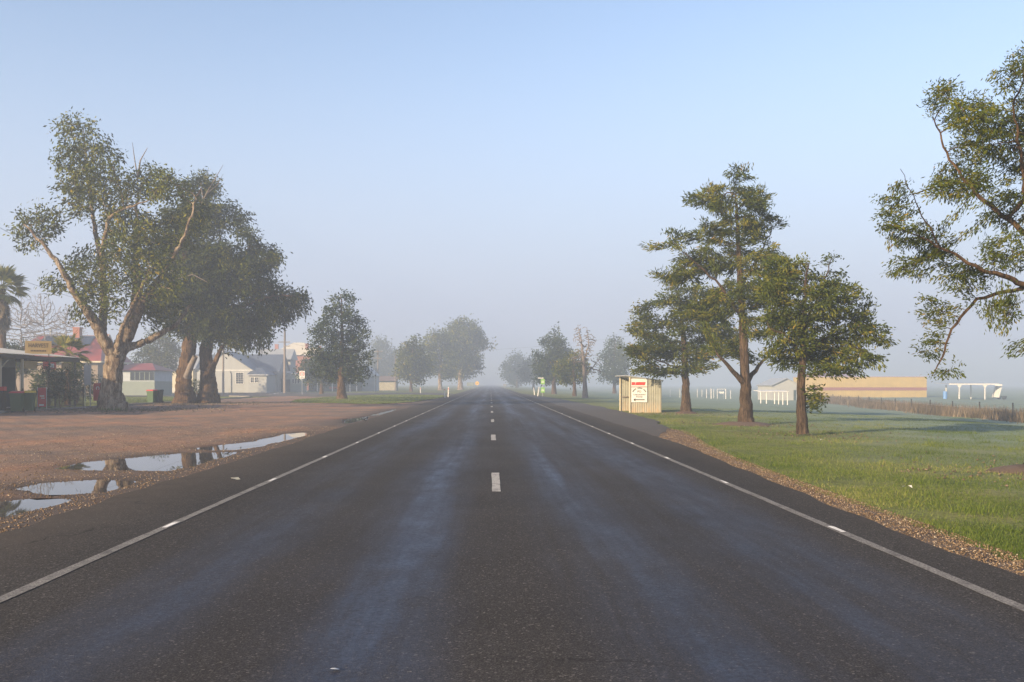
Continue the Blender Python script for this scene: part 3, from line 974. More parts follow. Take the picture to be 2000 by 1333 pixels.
tree('avenue_tree', 'slim-trunked feathery tree with low sprout on its trunk', (1567, 846), 29.6,
     [[(1567, 847, .20), (1565, 790, .165), (1566, 730, .15), (1570, 680, .14), (1570, 620, .10), (1574, 550, .05), (1580, 515, .02)],
      [(1568, 700, .09), (1620, 660, .06, .3), (1680, 640, .03, .4)], [(1569, 690, .08), (1530, 660, .05, -.4), (1490, 640, .02, -.6)], [(1572, 640, .06), (1610, 570, .04, .3), (1632, 500, .015, .3)]],
     [(1555, 525, 48, 26, .8), (1545, 565, 60, 34), (1628, 520, 24, 36, .35), (1605, 590, 58, 38), (1560, 620, 66, 36), (1650, 635, 42, 30), (1690, 660, 34, 22), (1535, 665, 48, 34), (1620, 680, 66, 32), (1680, 700, 34, 20, .8), (1545, 705, 44, 22, .8), (1600, 725, 40, 16, .6),
      (1640, 725, 34, 14, .6), (1692, 600, 14, 26, .5), (1590, 780, 14, 26, .9, .0)],
     2100, 0.21, dict(AV, per=24, len=.17, wid=.028, spread=.125), M['avenue_bark'], M['avenue_leaf'], 23, 'avenue trees on the right verge', lump=0.05, r0=0.007, flare=1.35)
tree('avenue_tree', 'large near tree cut by the frame with drooping leafy branches', (2030, 918), 17,
     [[(2030, 919, .24), (2062, 830, .18), (2070, 730, .16), (2056, 640, .13), (2034, 550, .10), (2010, 450, .07), (2000, 340, .045), (1980, 220, .02)],
      [(2000, 580, .08), (1950, 545, .06, -.3), (1890, 535, .045, -.5), (1820, 500, .03, -.6), (1760, 470, .018, -.6), (1700, 450, .008, -.6)],
      [(1985, 470, .07), (1930, 380, .05, .3), (1880, 300, .03, .5), (1850, 220, .015, .5)],
      [(2000, 555, .05), (1930, 580, .04, .4), (1885, 640, .03, .5), (1865, 700, .02, .5), (1845, 735, .008, .5)],
      [(1982, 420, .06), (2040, 330, .04, -.3), (2070, 220, .02, -.4)], [(2010, 640, .07), (2070, 560, .05, .4), (2120, 450, .03, .5)],
      [(1812, 500, .022, -.6), (1765, 420, .014, -.6), (1730, 345, .006, -.6)]],
     [(1890, 145, 30, 22, .8), (1965, 160, 36, 30), (1840, 190, 36, 24, .9), (1900, 210, 56, 30), (1860, 265, 48, 32), (1950, 270, 60, 42), (1920, 340, 60, 36), (1985, 400, 50, 50, .8), (1862, 370, 32, 26, .6),
      (1740, 400, 22, 50, .35), (1780, 455, 44, 26, .5), (1722, 455, 28, 16, .4), (1850, 470, 46, 30, .8), (1800, 520, 40, 28, .8), (1890, 540, 52, 28, .8), (1940, 500, 46, 36, .6), (1870, 600, 40, 34, .7), (1862, 670, 26, 36, .7), (1848, 725, 20, 16, .8),
      (1955, 610, 34, 40, .5), (1990, 680, 14, 20, .5), (2050, 250, 70, 90), (2090, 400, 80, 80), (2100, 560, 80, 70), (2000, 120, 40, 30, .7)],
     4200, 0.125, dict(AV, per=15, len=.10, wid=.014, spread=.075, droop=.45), M['dark_bark'], M['avenue_leaf'], 24, 'avenue trees on the right verge', lump=0.05, r0=0.0045, flare=1.5, iters=220)

BROAD = dict(per=20, spread=0.26, len=0.30, wid=0.085, droop=0.2, wild=0.8)
tree('island_tree', 'dark conical tree standing alone on the grass island', (668, 781), 93.6,
     [[(668, 782, .50), (666, 745, .40), (668, 690, .28), (668, 620, .14), (666, 575, .05)]],
     [(655, 585, 14, 16, .9), (686, 580, 14, 12, .6), (664, 615, 34, 26), (690, 632, 24, 24, .8), (640, 650, 32, 26), (680, 665, 38, 28), (640, 690, 34, 26), (670, 695, 48, 30), (700, 700, 22, 26), (630, 722, 26, 20), (668, 728, 52, 22), (700, 728, 22, 18)],
     1100, 0.5, BROAD, M['dark_bark'], M['green_leaf'], 31, lump=0.06, r0=0.02)
tree('street_tree', 'small bushy tree beside the speed sign behind the island tree', (628, 770), 140,
     [[(628, 771, .32), (628, 750, .26), (622, 730, .18), (615, 715, .08)]], [(606, 722, 24, 20), (630, 715, 26, 20), (612, 738, 24, 12, .8), (640, 735, 22, 14)],
     380, 0.6, dict(BROAD, per=22, len=.42, wid=.13, spread=.35), M['dark_bark'], M['green_leaf'], 32, r0=0.025)

FAR = dict(per=20, spread=0.50, len=0.6, wid=0.16, droop=0.5, wild=0.7)
tree('street_tree', 'round-headed tree left of the far gums, hazy olive crown', (803, 765), 190,
     [[(803, 766, .34), (803, 735, .3), (806, 700, .18), (806, 680, .08)]], [(808, 690, 24, 24), (795, 712, 22, 22), (822, 715, 22, 24), (805, 730, 30, 16)],
     420, 0.7, FAR, M['dark_bark'], M['gum_leaf'], 33, r0=0.03)
tree('far_gum_tree', 'huge misty gum with a branch reaching over the road', (899, 762), 245,
     [[(899, 763, .75), (899, 735, .65), (902, 700, .5), (905, 660, .25)], [(900, 715, .3), (930, 690, .2), (955, 680, .08)]],
     [(905, 648, 32, 24), (880, 660, 24, 20), (925, 665, 22, 22), (945, 678, 20, 10), (890, 690, 32, 24), (915, 700, 28, 22), (930, 715, 14, 16, .7), (895, 720, 30, 18)],
     800, 0.9, dict(FAR, len=.75, wid=.2, spread=.65), M['gum_bark'], M['gum_leaf'], 34, 'misty far trees', r0=0.04)
tree('far_gum_tree', 'misty gum standing left of the huge far gum', (860, 762), 230,
     [[(860, 763, .55), (859, 735, .5), (860, 700, .3), (858, 670, .12)]], [(855, 665, 22, 20), (840, 685, 18, 20), (868, 690, 22, 24), (850, 710, 24, 20), (872, 725, 20, 16)],
     550, 0.9, dict(FAR, len=.7, wid=.18, spread=.6), M['gum_bark'], M['gum_leaf'], 35, 'misty far trees', r0=0.04)
tree('far_tree', 'pale grey tree mass faint behind the crossarm pole', (752, 760), 330,
     [[(752, 761, .5), (752, 720, .4), (752, 690, .2)]], [(745, 680, 22, 18), (768, 695, 20, 18), (735, 705, 22, 24), (760, 720, 30, 22), (780, 730, 16, 16)],
     420, 1.3, dict(FAR, len=1.0, wid=.3, spread=.9), M['dark_bark'], M['gum_leaf_dark'], 36, 'misty far trees', r0=0.06)
tree('avenue_tree', 'hazy dark tree behind the green sign post', (1082, 771), 148,
     [[(1082, 772, .42), (1082, 735, .34), (1080, 690, .2), (1084, 655, .06)]],
     [(1085, 655, 14, 14), (1080, 675, 24, 18), (1065, 700, 26, 20), (1095, 695, 24, 20), (1075, 722, 34, 20), (1100, 725, 24, 18), (1060, 735, 18, 14)],
     700, 0.6, dict(FAR, len=.45, wid=.12, spread=.38), M['avenue_bark'], M['green_leaf'], 37, 'misty avenue trees', r0=0.025)
tree('avenue_tree', 'low bushy brownish tree left of the bare tree', (1122, 774), 122,
     [[(1122, 775, .28), (1122, 755, .24), (1120, 725, .14), (1118, 700, .05)]], [(1118, 705, 24, 18), (1105, 722, 22, 18), (1130, 720, 22, 18), (1118, 738, 28, 14)],
     420, 0.5, dict(FAR, len=.38, wid=.1, spread=.3), M['avenue_bark'], M['avenue_leaf'], 38, 'misty avenue trees', r0=0.02)
tree('bare_tree', 'tall leafless tree between the green signs and the shelter', (1143, 777), 108,
     [[(1143, 778, .34), (1142, 740, .28), (1140, 700, .2), (1134, 660, .1), (1128, 635, .03)], [(1141, 710, .14), (1150, 670, .08), (1146, 640, .03)], [(1142, 735, .12), (1160, 715, .08), (1172, 700, .03)]],
     [(1132, 655, 16, 22), (1148, 665, 18, 22), (1140, 695, 24, 24), (1158, 715, 18, 20), (1125, 700, 12, 16)],
     1500, 0.32, None, M['dead_wood'], None, 39, r0=0.036, expo=2.8)
tree('avenue_tree', 'pale blurred tree just left of the bus shelter', (1200, 768), 185,
     [[(1200, 769, .4), (1200, 735, .34), (1200, 700, .2), (1202, 665, .06)]], [(1202, 675, 16, 18), (1192, 700, 20, 20), (1212, 705, 20, 22), (1198, 730, 28, 20)],
     480, 0.75, dict(FAR, len=.55, wid=.15, spread=.48), M['avenue_bark'], M['green_leaf'], 40, 'misty avenue trees', r0=0.03)
tree('far_tree', 'ghostly tree beside the road near the vanishing point', (1010, 757), 330,
     [[(1010, 758, .5), (1010, 730, .4), (1010, 705, .15)]], [(1010, 705, 18, 14), (998, 718, 18, 14), (1022, 720, 20, 16), (1010, 735, 28, 14)],
     360, 1.2, dict(FAR, len=.9, wid=.26, spread=.8), M['avenue_bark'], M['green_leaf'], 41, 'misty far trees', r0=0.06)
tree('far_tree', 'faint tree line clump between the avenue trees and road', (1042, 760), 260,
     [[(1042, 761, .4), (1042, 735, .3), (1042, 712, .1)]], [(1042, 712, 16, 14), (1030, 728, 16, 14), (1054, 728, 16, 14)],
     260, 1.0, dict(FAR, len=.8, wid=.22, spread=.7), M['avenue_bark'], M['green_leaf'], 42, 'misty far trees', r0=0.05)
for k, (px, dd, top, s) in enumerate(((40, 120, 585, 43), (85, 128, 572, 44), (128, 135, 590, 45))):
    tree('bare_tree', ['leafless grey winter tree behind the palm', 'widest leafless winter tree above the red roof', 'leafless winter tree above the brick chimney'][k], (px, 780), dd,
         [[(px, 778, .3), (px, 720, .25), (px + 3, 670, .14), (px, 630, .05)]], [(px, top + 30, 26, 32), (px - 18, top + 60, 24, 30), (px + 18, top + 58, 24, 30), (px, top + 85, 34, 20)],
         2400, 0.36, None, M['dead_wood'], None, s, 'leafless winter trees behind the shop', r0=0.03, expo=2.9)
tree('backyard_tree', 'grey-green tree behind the tall gum and cream house', (312, 775), 150,
     [[(312, 776, .35), (312, 740, .3), (312, 700, .18), (312, 670, .06)]], [(308, 665, 26, 20), (290, 690, 24, 22), (328, 690, 26, 24), (310, 712, 36, 18)],
     550, 0.65, dict(FAR, len=.45, wid=.12, spread=.4), M['dark_bark'], M['gum_leaf_dark'], 46, r0=0.025)
tree('garden_shrub', 'straggly shrub at the foot of the dark spreading gum', (388, 786), 77,
     [[(388, 787, .06), (385, 770, .04), (380, 755, .02)], [(388, 785, .05), (395, 765, .03), (398, 750, .015)]], [(380, 752, 12, 10), (396, 752, 10, 12), (388, 765, 14, 8)],
     260, 0.2, dict(per=12, spread=.10, len=.14, wid=.03, droop=.2, wild=.8), M['dark_bark'], M['green_leaf'], 47, r0=0.008, cat='shrub', flare=1.0)
tree('shop_shrub', 'leafy plant growing under the shop veranda', (118, 798), 55.5,
     [[(118, 798, .04), (115, 770, .03), (112, 745, .015)], [(118, 797, .04), (128, 765, .03), (132, 740, .012)]], [(100, 722, 16, 9), (118, 745, 22, 20), (135, 735, 16, 20), (120, 770, 26, 18)],
     320, 0.22, dict(per=14, spread=.11, len=.16, wid=.035, droop=.3, wild=.8), M['dark_bark'], M['green_leaf'], 48, r0=0.008, cat='shrub', flare=1.0)

for k, (px, dd, tp, lb) in enumerate(((92, 70, 722, 'dark garden shrub behind the shop veranda'), (150, 74, 716, 'dark garden shrub below the low fan palm'), (30, 78, 668, 'dark bushy shrub at the foot of the tall palm'))):
    tree('garden_shrub', lb, (px, 788), dd, [[(px, 789, .12), (px + 3, 765, .09), (px, 745, .04)]],
         [(px - 14, tp + 22, 22, 20), (px + 16, tp + 26, 22, 22), (px, tp + 14, 20, 14), (px, tp + 48, 38, 20)], 420, 0.34,
         dict(per=16, spread=.2, len=.26, wid=.06, droop=.3, wild=.8), M['dark_bark'], M['green_leaf'], 81 + k, 'garden shrubs behind the shop', r0=0.014, cat='shrub', flare=1.0)

# ------------------------------------------------------------------ fan palms
def frond_mesh(seed, blade=1.0, pet=1.1):
    r = random.Random(seed)
    v, f, t = [], [], []

    def quad(a, b_, c, d_, tv):
        n = len(v); v.extend([a, b_, c, d_]); f.append((n, n + 1, n + 2, n + 3)); t.extend([tv] * 4)
    for s in (-1, 1):
        quad((0, s * .03, 0), (0, s * .005, .03), (pet, s * .005, .02), (pet, s * .02, 0), .7)
    n = 22
    for i in range(n):
        a = (i / (n - 1) - .5) * 3.6
        L = blade * (1.0 - 0.28 * abs(a) / 1.8) * r.uniform(.85, 1.1)
        ca, sa = math.cos(a), math.sin(a)
        w = 0.055 * blade
        dr = r.uniform(.1, .3)
        p0 = (pet, 0, 0); m1 = (pet + ca * L * .55 - sa * w, sa * L * .55 + ca * w, -.04); m2 = (pet + ca * L * .55 + sa * w, sa * L * .55 - ca * w, .03)
        tip = (pet + ca * L, sa * L, -dr * L)
        quad(p0, m2, tip, m1, r.uniform(.2, 1))
    return np_mesh('frond', np.array(v), np.array(f), False, {'tint': t})


def palm(label, base, d, top_py, nf, scale, seed, hang=True, trunk_r=.3):
    r = random.Random(seed)
    org = Vector((PX(base[0], d), d, 0)); org.z = float(H(org.x, d))
    root = thing('fan_palm', label, 'palm', org, 0, 'fan palms by the shop')
    hgt = PZ(top_py, d) - org.z
    MB().tube([(0, 0, -.1), (0.05, 0, hgt * .3), (0, 0.05, hgt * .7), (0, 0, hgt)], [trunk_r * 1.3, trunk_r, trunk_r * .9, trunk_r * .8], 10).build('trunk', M['dark_bark'], root, smooth=True)
    ms = [frond_mesh(seed + i, scale, scale * .95) for i in range(3)]
    for m_ in ms:
        m_.materials.append(M['palm_leaf'])
    for i in range(nf):
        el = R(75 - 115 * (i / (nf - 1)) + r.uniform(-8, 8))
        az = i * 2.399 + r.uniform(-.2, .2)
        o = link('frond', ms[i % 3], None, root, (0, 0, hgt))
        o.rotation_euler = (r.uniform(-.4, .4), -el, az)
    if hang:
        dm = [frond_mesh(seed + 50, scale * .8, scale * .6)]
        dm[0].materials.append(M['weed'])
        for i in range(16):
            o = link('dead_frond', dm[0], None, root, (0.1 * math.cos(i * 2.4), .1 * math.sin(i * 2.4), hgt - .3 - 0.14 * i))
            o.rotation_euler = (r.uniform(-.3, .3), R(68 + r.uniform(0, 16)), i * 2.4)
    return root


palm('tall fan palm with a skirt of dead fronds, cut by frame edge', (4, 800), 75, 565, 30, 1.15, 60)
palm('low fan palm spreading behind the shop sign', (132, 800), 66, 694, 22, 0.95, 61, hang=False, trunk_r=.2)

# ------------------------------------------------------------------ buildings
def window(parent, x0, x1, z0, z1, y, cols, rows_, frame=.07, fm='white', facing=-1, name='window'):
    """window on a wall whose face lies at local y, looking towards facing*y"""
    s = facing
    w = MB()
    a, b_ = (y, y + s * .06) if s > 0 else (y + s * .06, y)
    for (p, q, r_, t) in ((x0 - frame, x1 + frame, z1, z1 + frame), (x0 - frame, x1 + frame, z0 - frame, z0), (x0 - frame, x0, z0, z1), (x1, x1 + frame, z0, z1)):
        w.box(p, q, a, b_, r_, t)
    o = w.build('window', M[fm], parent)
    pw = (x1 - x0) / cols; ph = (z1 - z0) / rows_
    g = .018 if cols * rows_ > 1 else 0
    for i in range(cols):
        for j in range(rows_):
            MB().box(x0 + i * pw + g, x0 + (i + 1) * pw - g, y + (0.012 if s > 0 else -0.022), y + (0.022 if s > 0 else -0.012), z0 + j * ph + g, z0 + (j + 1) * ph - g).build('pane', M['glass'], o)
    if cols * rows_ > 1:
        MB().box(x0 + .001, x1 - .001, y + (.003 if s > 0 else -.011), y + (.011 if s > 0 else -.003), z0 + .001, z1 - .001).build('muntin', M[fm], o)
    return o


# white hall with front gable
hx, hd = PX(439, 168), 168.0
hall = thing('white_hall', 'pale rendered hall with blue-grey roof and front gable beyond gums', 'building', (hx, hd, float(H(hx, hd))))
W2 = 5.1
MB().prism([(-W2, -.1), (W2, -.1), (W2, 4.17), (0, 7.5), (-W2, 4.17)], 'y', 0, 6).build('wall', M['church_wall'], hall)
MB().slab([(-W2 - .45, -.35, 3.95), (0, -.35, 7.62), (0, 10, 7.62), (-W2 - .45, 10, 3.95)], -.12).slab([(0.003, -.35, 7.62), (W2 + .45, -.35, 3.95), (W2 + .45, 10, 3.95), (0.003, 10, 7.62)], -.12).build('gable_roof', M['church_roof'], hall)
MB().box(-W2, W2, -.04, -.003, 4.02, 4.16).build('gable_trim', M['white'], hall)
window(hall, 2.05, 3.35, 1.62, 3.62, 0, 3, 5)
window(hall, -3.2, -1.9, 1.62, 3.62, 0, 3, 5)
MB().tube([(1.2, -.08, 0), (1.2, -.08, 3.4), (1.0, -.08, 3.9)], .05, 6).build('downpipe', M['ink'], hall)
MB().box(-11.5, 8.4, 6.003, 15, -.1, 4.1).build('rear_wall', M['church_wall'], hall)
MB().prism([(5.5, 3.95), (10.5, 7.3), (15.5, 3.95), (15.5, 3.8), (10.5, 7.1), (5.5, 3.8)], 'x', -12, 8.7).build('main_roof', M['church_roof'], hall)
MB().prism([(6.1, 4.1), (10.5, 7.0), (14.9, 4.1)], 'x', 8.15, 8.4).build('end_gable', M['church_wall'], hall)
MB().prism([(14, 6.4), (17.5, 8.6), (21, 6.4)], 'x', 2.0, 9.0).build('rear_roof', M['grey_roof'], hall)
MB().box(2.3, 8.7, 15.003, 20, -.1, 6.38).build('rear_wing_wall', M['church_wall'], hall)
# porch
MB().box(4.6, 7.9, -1.2, 5.99, -.1, 3.25).build('porch_wall', M['church_wall'], hall)
pz0, pz1 = 3.25, 4.55
q = [(4.3, -1.6), (8.3, -1.6), (8.3, 6.0), (4.3, 6.0)]
MB().add([(*q[0], pz0), (*q[1], pz0), (*q[2], pz0), (*q[3], pz0), (5.2, 1.2, pz1), (6.3, 1.2, pz1), (6.3, 5.9, pz1), (5.2, 5.9, pz1)],
         [(3, 2, 1, 0), (0, 1, 5, 4), (1, 2, 6, 5), (3, 0, 4, 7), (4, 5, 6, 7), (2, 3, 7, 6)]).build('porch_roof', M['church_roof'], hall)
MB().box(4.25, 8.35, -1.66, -1.602, pz0 - .14, pz0 + .04).build('gutter', M['steel'], hall)
for k in range(2):
    window(hall, 5.05 + k * .72, 5.65 + k * .72, 1.85, 2.75, -1.2, 2, 3, .06)
MB().box(8.403, 8.44, 8, 9, 0, 2.6).build('side_door', M['ink'], hall)

# cream weatherboard house behind the two gum trunks
cx_, cd_ = PX(332, 172), 172.0
hs = thing('cream_house', 'cream house with picket fence seen between gum trunks', 'house', (cx_, cd_, float(H(cx_, cd_))))
MB().box(-4.2, 4.3, 0, 7, -.1, 4.3).build('wall', M['cream'], hs)
MB().prism([(-.5, 4.3), (3.5, 6.8), (7.5, 4.3)], 'x', -4.7, 4.8).build('roof', M['grey_roof'], hs)
window(hs, -4.0, -2.7, .5, 3.2, 0, 2, 2, .14)
pf = thing('picket_fence', 'short white picket fence in front of the cream house', 'fence', (PX(330, 158), 158, float(H(PX(330, 158), 158))))
pm = MB().prism([(-.04, 0), (.04, 0), (.04, .85), (0, .95), (-.04, .85)], 'y', -.012, .012).mesh('picket'); pm.materials.append(M['white'])
for i in range(22):
    link('picket', pm, None, pf, (-2 + i * .19, 0, 0))
MB().box(-2.1, 2.1, .014, .05, .25, .33).box(-2.1, 2.1, .014, .05, .65, .73).build('rail', M['white'], pf)

# red-roofed house
rx, rd_ = PX(104, 124), 124.0
rh = thing('red_roof_house', 'house with red iron roof, solar panels and brick chimney', 'house', (rx, rd_, float(H(rx, rd_))))
MB().box(-5.6, 6.0, 0, 10, -.1, 4.6).build('wall', M['tan_wall'], rh)
ridge = 8.4
MB().add([(-6.6, -.7, 4.6), (6.7, -.7, 4.6), (6.7, 10.7, 4.6), (-6.6, 10.7, 4.6), (-4.4, 5, ridge), (4.6, 5, ridge)],
         [(3, 2, 1, 0), (0, 1, 5, 4), (1, 2, 5), (2, 3, 4, 5), (3, 0, 4)]).build('roof', M['red_roof'], rh)
MB().prism([(3.0, 6.9), (5.0, 8.55), (7.0, 6.9)], 'x', 4.0, 5.5).build('gablet', M['red_roof'], rh)
MB().slab([(5.53, 2.9, 6.85), (5.53, 5.0, 8.62), (5.53, 5.0, 8.42), (5.53, 3.1, 6.85)], .06).slab([(5.53, 5.002, 8.62), (5.53, 7.1, 6.85), (5.53, 6.9, 6.85), (5.53, 5.002, 8.42)], .06).build('barge_board', M['cream'], rh)
MB().box(-6.65, 6.75, -.82, -.703, 4.45, 4.66).box(6.703, 6.82, -.8, 10.7, 4.45, 4.66).build('gutter', M['cream'], rh)
ch = MB().box(.75, 1.65, 4.2, 5.1, 7.2, 9.3).box(.67, 1.73, 4.12, 5.18, 9.303, 9.5).build('chimney', M['brick'], rh)
MB().tube([(-2.7, 5, 8.2), (-2.7, 5, 9.0)], .1, 8).tube([(-2.7, 5, 9.0), (-2.7, 5, 9.2)], .17, 8).build('flue', M['steel'], rh)
sl = (ridge - 4.6) / 5.7
for i in range(5):
    x0 = -3.35 + i * 1.42
    ya, yb = 2.6, 4.6
    za, zb = 4.6 + (ya + .7) * sl + .1, 4.6 + (yb + .7) * sl + .1
    p = MB().slab([(x0, ya, za), (x0 + 1.36, ya, za), (x0 + 1.36, yb, zb), (x0, yb, zb)], .05).build('solar_panel', M['solar'], rh)
    MB().slab([(x0 - .02, yb, zb + .01), (x0 + 1.38, yb, zb + .01), (x0 + 1.38, yb + .07, zb + .055), (x0 - .02, yb + .07, zb + .055)], .06).build('panel_frame', M['steel'], p)
# right wing with louvre windows
MB().box(6.9, 12.9, 2, 9, -.1, 1.95).build('wing_wall', M['pale_green'], rh)
MB().box(6.9, 12.9, 2.02, 9, 1.953, 3.4).build('wing_upper_wall', M['pale_blue_wall'], rh)
MB().add([(6.7, 1.4, 3.45), (13.3, 1.4, 3.45), (13.3, 9.4, 3.45), (6.7, 9.4, 3.45), (8.6, 5.2, 4.5), (11.4, 5.2, 4.5)],
         [(3, 2, 1, 0), (0, 1, 5, 4), (1, 2, 5), (2, 3, 4, 5), (3, 0, 4)]).build('wing_roof', M['red_roof'], rh)
for i in range(5):
    window(rh, 9.6 + i * .66, 10.18 + i * .66, 2.1, 3.2, 2.02, 1, 1, .035, 'pale_green')

# two-storey brick building
bx_, bd_ = PX(588, 230), 230.0
pb = thing('brick_building', 'two-storey red brick building with cream hip roof and chimneys', 'building', (bx_, bd_, 0))
MB().box(-7.2, 7.2, 0, 12, -.1, 8.7).build('wall', M['brick'], pb)
MB().add([(-7.9, -.7, 8.7), (7.9, -.7, 8.7), (7.9, 12.7, 8.7), (-7.9, 12.7, 8.7), (-3.2, 6, 12.1), (-.6, 6, 12.1)],
         [(3, 2, 1, 0), (0, 1, 5, 4), (1, 2, 5), (2, 3, 4, 5), (3, 0, 4)]).build('roof', M['cream_roof'], pb)
for x, y, z in ((-7.0, 4, 11.4), (.9, 3, 11.5), (4.0, 3.5, 10.9)):
    MB().box(x - .4, x + .4, y - .4, y + .4, 8, z).box(x - .47, x + .47, y - .47, y + .47, z + .003, z + .2).build('chimney', M['brick'], pb)
window(pb, -3.9, -2.9, 6.3, 8.2, 0, 1, 2, .12)
window(pb, 2.4, 3.4, 6.3, 8.2, 0, 1, 2, .12)
window(pb, -3.9, -2.9, 1.8, 4, 0, 1, 2, .12)

sx_, sd_ = PX(572, 176), 176.0
sh = thing('grey_shed', 'small grey shed beside the hall behind the timber pole', 'shed', (sx_, sd_, 0))
MB().box(-1.5, 1.7, 0, 4, -.1, 3.2).build('wall', M['pale_green'], sh)
MB().slab([(-1.8, -.3, 3.9), (-1.8, 4.3, 3.9), (2.0, 4.3, 3.0), (2.0, -.3, 3.0)], -.1).build('roof', M['grey_roof'], sh)
MB().box(-1.4, -.5, -.04, -.003, 0, 2.4).build('door', M['ink'], sh)
for i in range(3):
    window(sh, -.1 + i * .5, .2 + i * .5, 1.6, 2.5, 0, 1, 1, .04)

vx_, vd_ = PX(655, 192), 192.0
vs = thing('veranda_shop', 'dark shopfront with white veranda posts behind the island tree', 'building', (vx_, vd_, 0))
MB().box(-5.6, 5.0, 0, 6, -.1, 4.2).build('wall', M['dark_wall'], vs)
MB().slab([(-5.8, -2.6, 3.0), (5.2, -2.6, 3.0), (5.2, 0, 3.7), (-5.8, 0, 3.7)], .1).build('veranda_roof', M['grey_roof'], vs)
MB().prism([(0, 4.203), (3, 6), (6, 4.203)], 'x', -5.9, 5.3).build('roof', M['grey_roof'], vs)
for x in (-5.5, -3.3, -2.2, -.2, 2.0, 3.4, 4.8):
    MB().box(x - .09, x + .09, -2.5, -2.32, -.1, 3.0).build('veranda_post', M['white'], vs)
MB().box(-1.0, 1.6, -2.1, -1.7, .45, .6).box(-1.0, 1.6, -1.72, -1.66, .6, .95).build('seat', M['red_roof'], vs)

gx_, gd_ = PX(716, 196), 196.0
gh = thing('gable_cottage', 'grey gabled cottage between the island tree and poles', 'house', (gx_, gd_, 0))
MB().prism([(-1.9, -.1), (1.7, -.1), (1.7, 3.4), (-.1, 5.2), (-1.9, 3.4)], 'y', 0, 8).build('wall', M['pale_blue_wall'], gh)
MB().slab([(-2.2, -.3, 3.2), (-.1, -.3, 5.35), (-.1, 8.3, 5.35), (-2.2, 8.3, 3.2)], -.1).slab([(-.097, -.3, 5.35), (2.0, -.3, 3.2), (2.0, 8.3, 3.2), (-.097, 8.3, 5.35)], -.1).build('roof', M['grey_roof'], gh)
window(gh, -1.4, -.6, 1.5, 2.9, 0, 1, 2, .08, 'cream')
wx_, wd_ = PX(757, 215), 215.0
ws = thing('picket_shed', 'low shed with rusty roof and pale picket wall', 'shed', (wx_, wd_, 0))
MB().box(-2.1, 2.1, 0, 3, -.1, 2.2).build('wall', M['dark_wall'], ws)
MB().slab([(-2.4, -.4, 2.2), (2.4, -.4, 2.2), (2.4, 3.3, 3.3), (-2.4, 3.3, 3.3)], .08).build('roof', M['rusty'], ws)
pk = MB().box(-.07, .07, -.05, -.01, 0, 1.9).mesh('picket'); pk.materials.append(M['cream'])
for i in range(19):
    link('picket', pk, None, ws, (-1.95 + i * .215, 0, 0))

# ------------------------------------------------------------------ corner shop with veranda
shop = thing('corner_shop', 'shop with white iron veranda roof behind black fence', 'shop', (-26.9, 46, 0))
# local: x<0 away from the road, y along the road
MB().box(-7.5, -3.6, -6, 13.2, -.05, 3.4).build('wall', M['pale_blue_wall'], shop)
MB().box(-3.597, -3.55, 3.2, 4.3, 0, 2.3).build('door', M['ink'], shop)
MB().box(-3.597, -3.54, 4.9, 6.6, .9, 2.2).build('window', M['glass'], shop)
MB().box(-3.597, -3.56, 7.2, 13.1, .1, 2.6).build('shopfront', M['dark_wall'], shop)
v, f = corr((-8, -6.5, 4.25), (0, 20.6, 0), (8.15, 0, -1.0), .076, .012)
MB().add(v, f).build('veranda_roof', M['grey_roof'], shop)
MB().box(.02, .12, -6.5, 14.1, 2.98, 3.2).build('fascia', M['black'], shop)
MB().box(-7.4, .02, 13.95, 14.08, 2.98, 3.3).build('end_fascia', M['black'], shop)
for y, mm in ((-2, 'cream'), (4.6, 'cream'), (7.0, 'cream'), (10.2, 'timber'), (13.7, 'timber')):
    MB().box(-.12, 0, y, y + .12, -.05, 2.98).build('veranda_post', M[mm], shop)
MB().tube([(-.06, 4.7, 2.4), (-.06, 5.6, 2.95)], .03, 6).build('brace', M['cream'], shop)
for y, w, mm in ((7.3, 1.5, 'sign_tan'), (9.6, 1.6, 'sign_red'), (12.0, 1.3, 'sign_tan')):
    MB().box(-.10, -.05, y, y + w, 2.45, 2.9).build('hanging_sign', M[mm], shop)
MB().box(-.049, -.046, 10.4, 10.9, 2.55, 2.8).build('sign_logo', M['white'], shop)
MB().box(-7.2, -6.0, 1.2, 2.6, 4.2, 4.9).build('roof_cooler', M['white'], shop)

# HARVEST sign on the veranda roof
def text(s, size, material, parent, loc, rx=90, rz=0, name='lettering', sx=1.0):
    c = bpy.data.curves.new(name, 'FONT')
    c.body = s; c.size = size; c.align_x = 'CENTER'; c.align_y = 'CENTER'; c.extrude = .004
    o = bpy.data.objects.new(name, c); COL.objects.link(o)
    bpy.context.view_layer.update()
    me = bpy.data.meshes.new_from_object(o.evaluated_get(bpy.context.evaluated_depsgraph_get()))
    bpy.data.objects.remove(o)
    o = link(name, me, material, parent, loc)
    o.rotation_euler = (R(rx), 0, R(rz)); o.scale = (sx, 1, 1)
    return o


sgn = thing('roof_sign', 'tan name board with dark capitals on the shop veranda roof', 'sign', tuple(P(75, 691, 55.6)), R(28))
MB().box(-.72, .72, 0, .06, -.02, .76).build('board', M['sign_tan'], sgn)
MB().box(-.60, -.54, .07, .12, -.4, .5).box(.54, .60, .07, .12, -.4, .5).build('strut', M['timber'], sgn)
text('HARVEST', .36, M['brown_paint'], sgn, (0, -.006, .48), sx=.74)
o = MB()
for i in range(10):
    o.box(-.42 + i * .085, -.36 + i * .085, -.006, -.002, .12, .21)
o.build('small_lettering', M['brown_paint'], sgn)

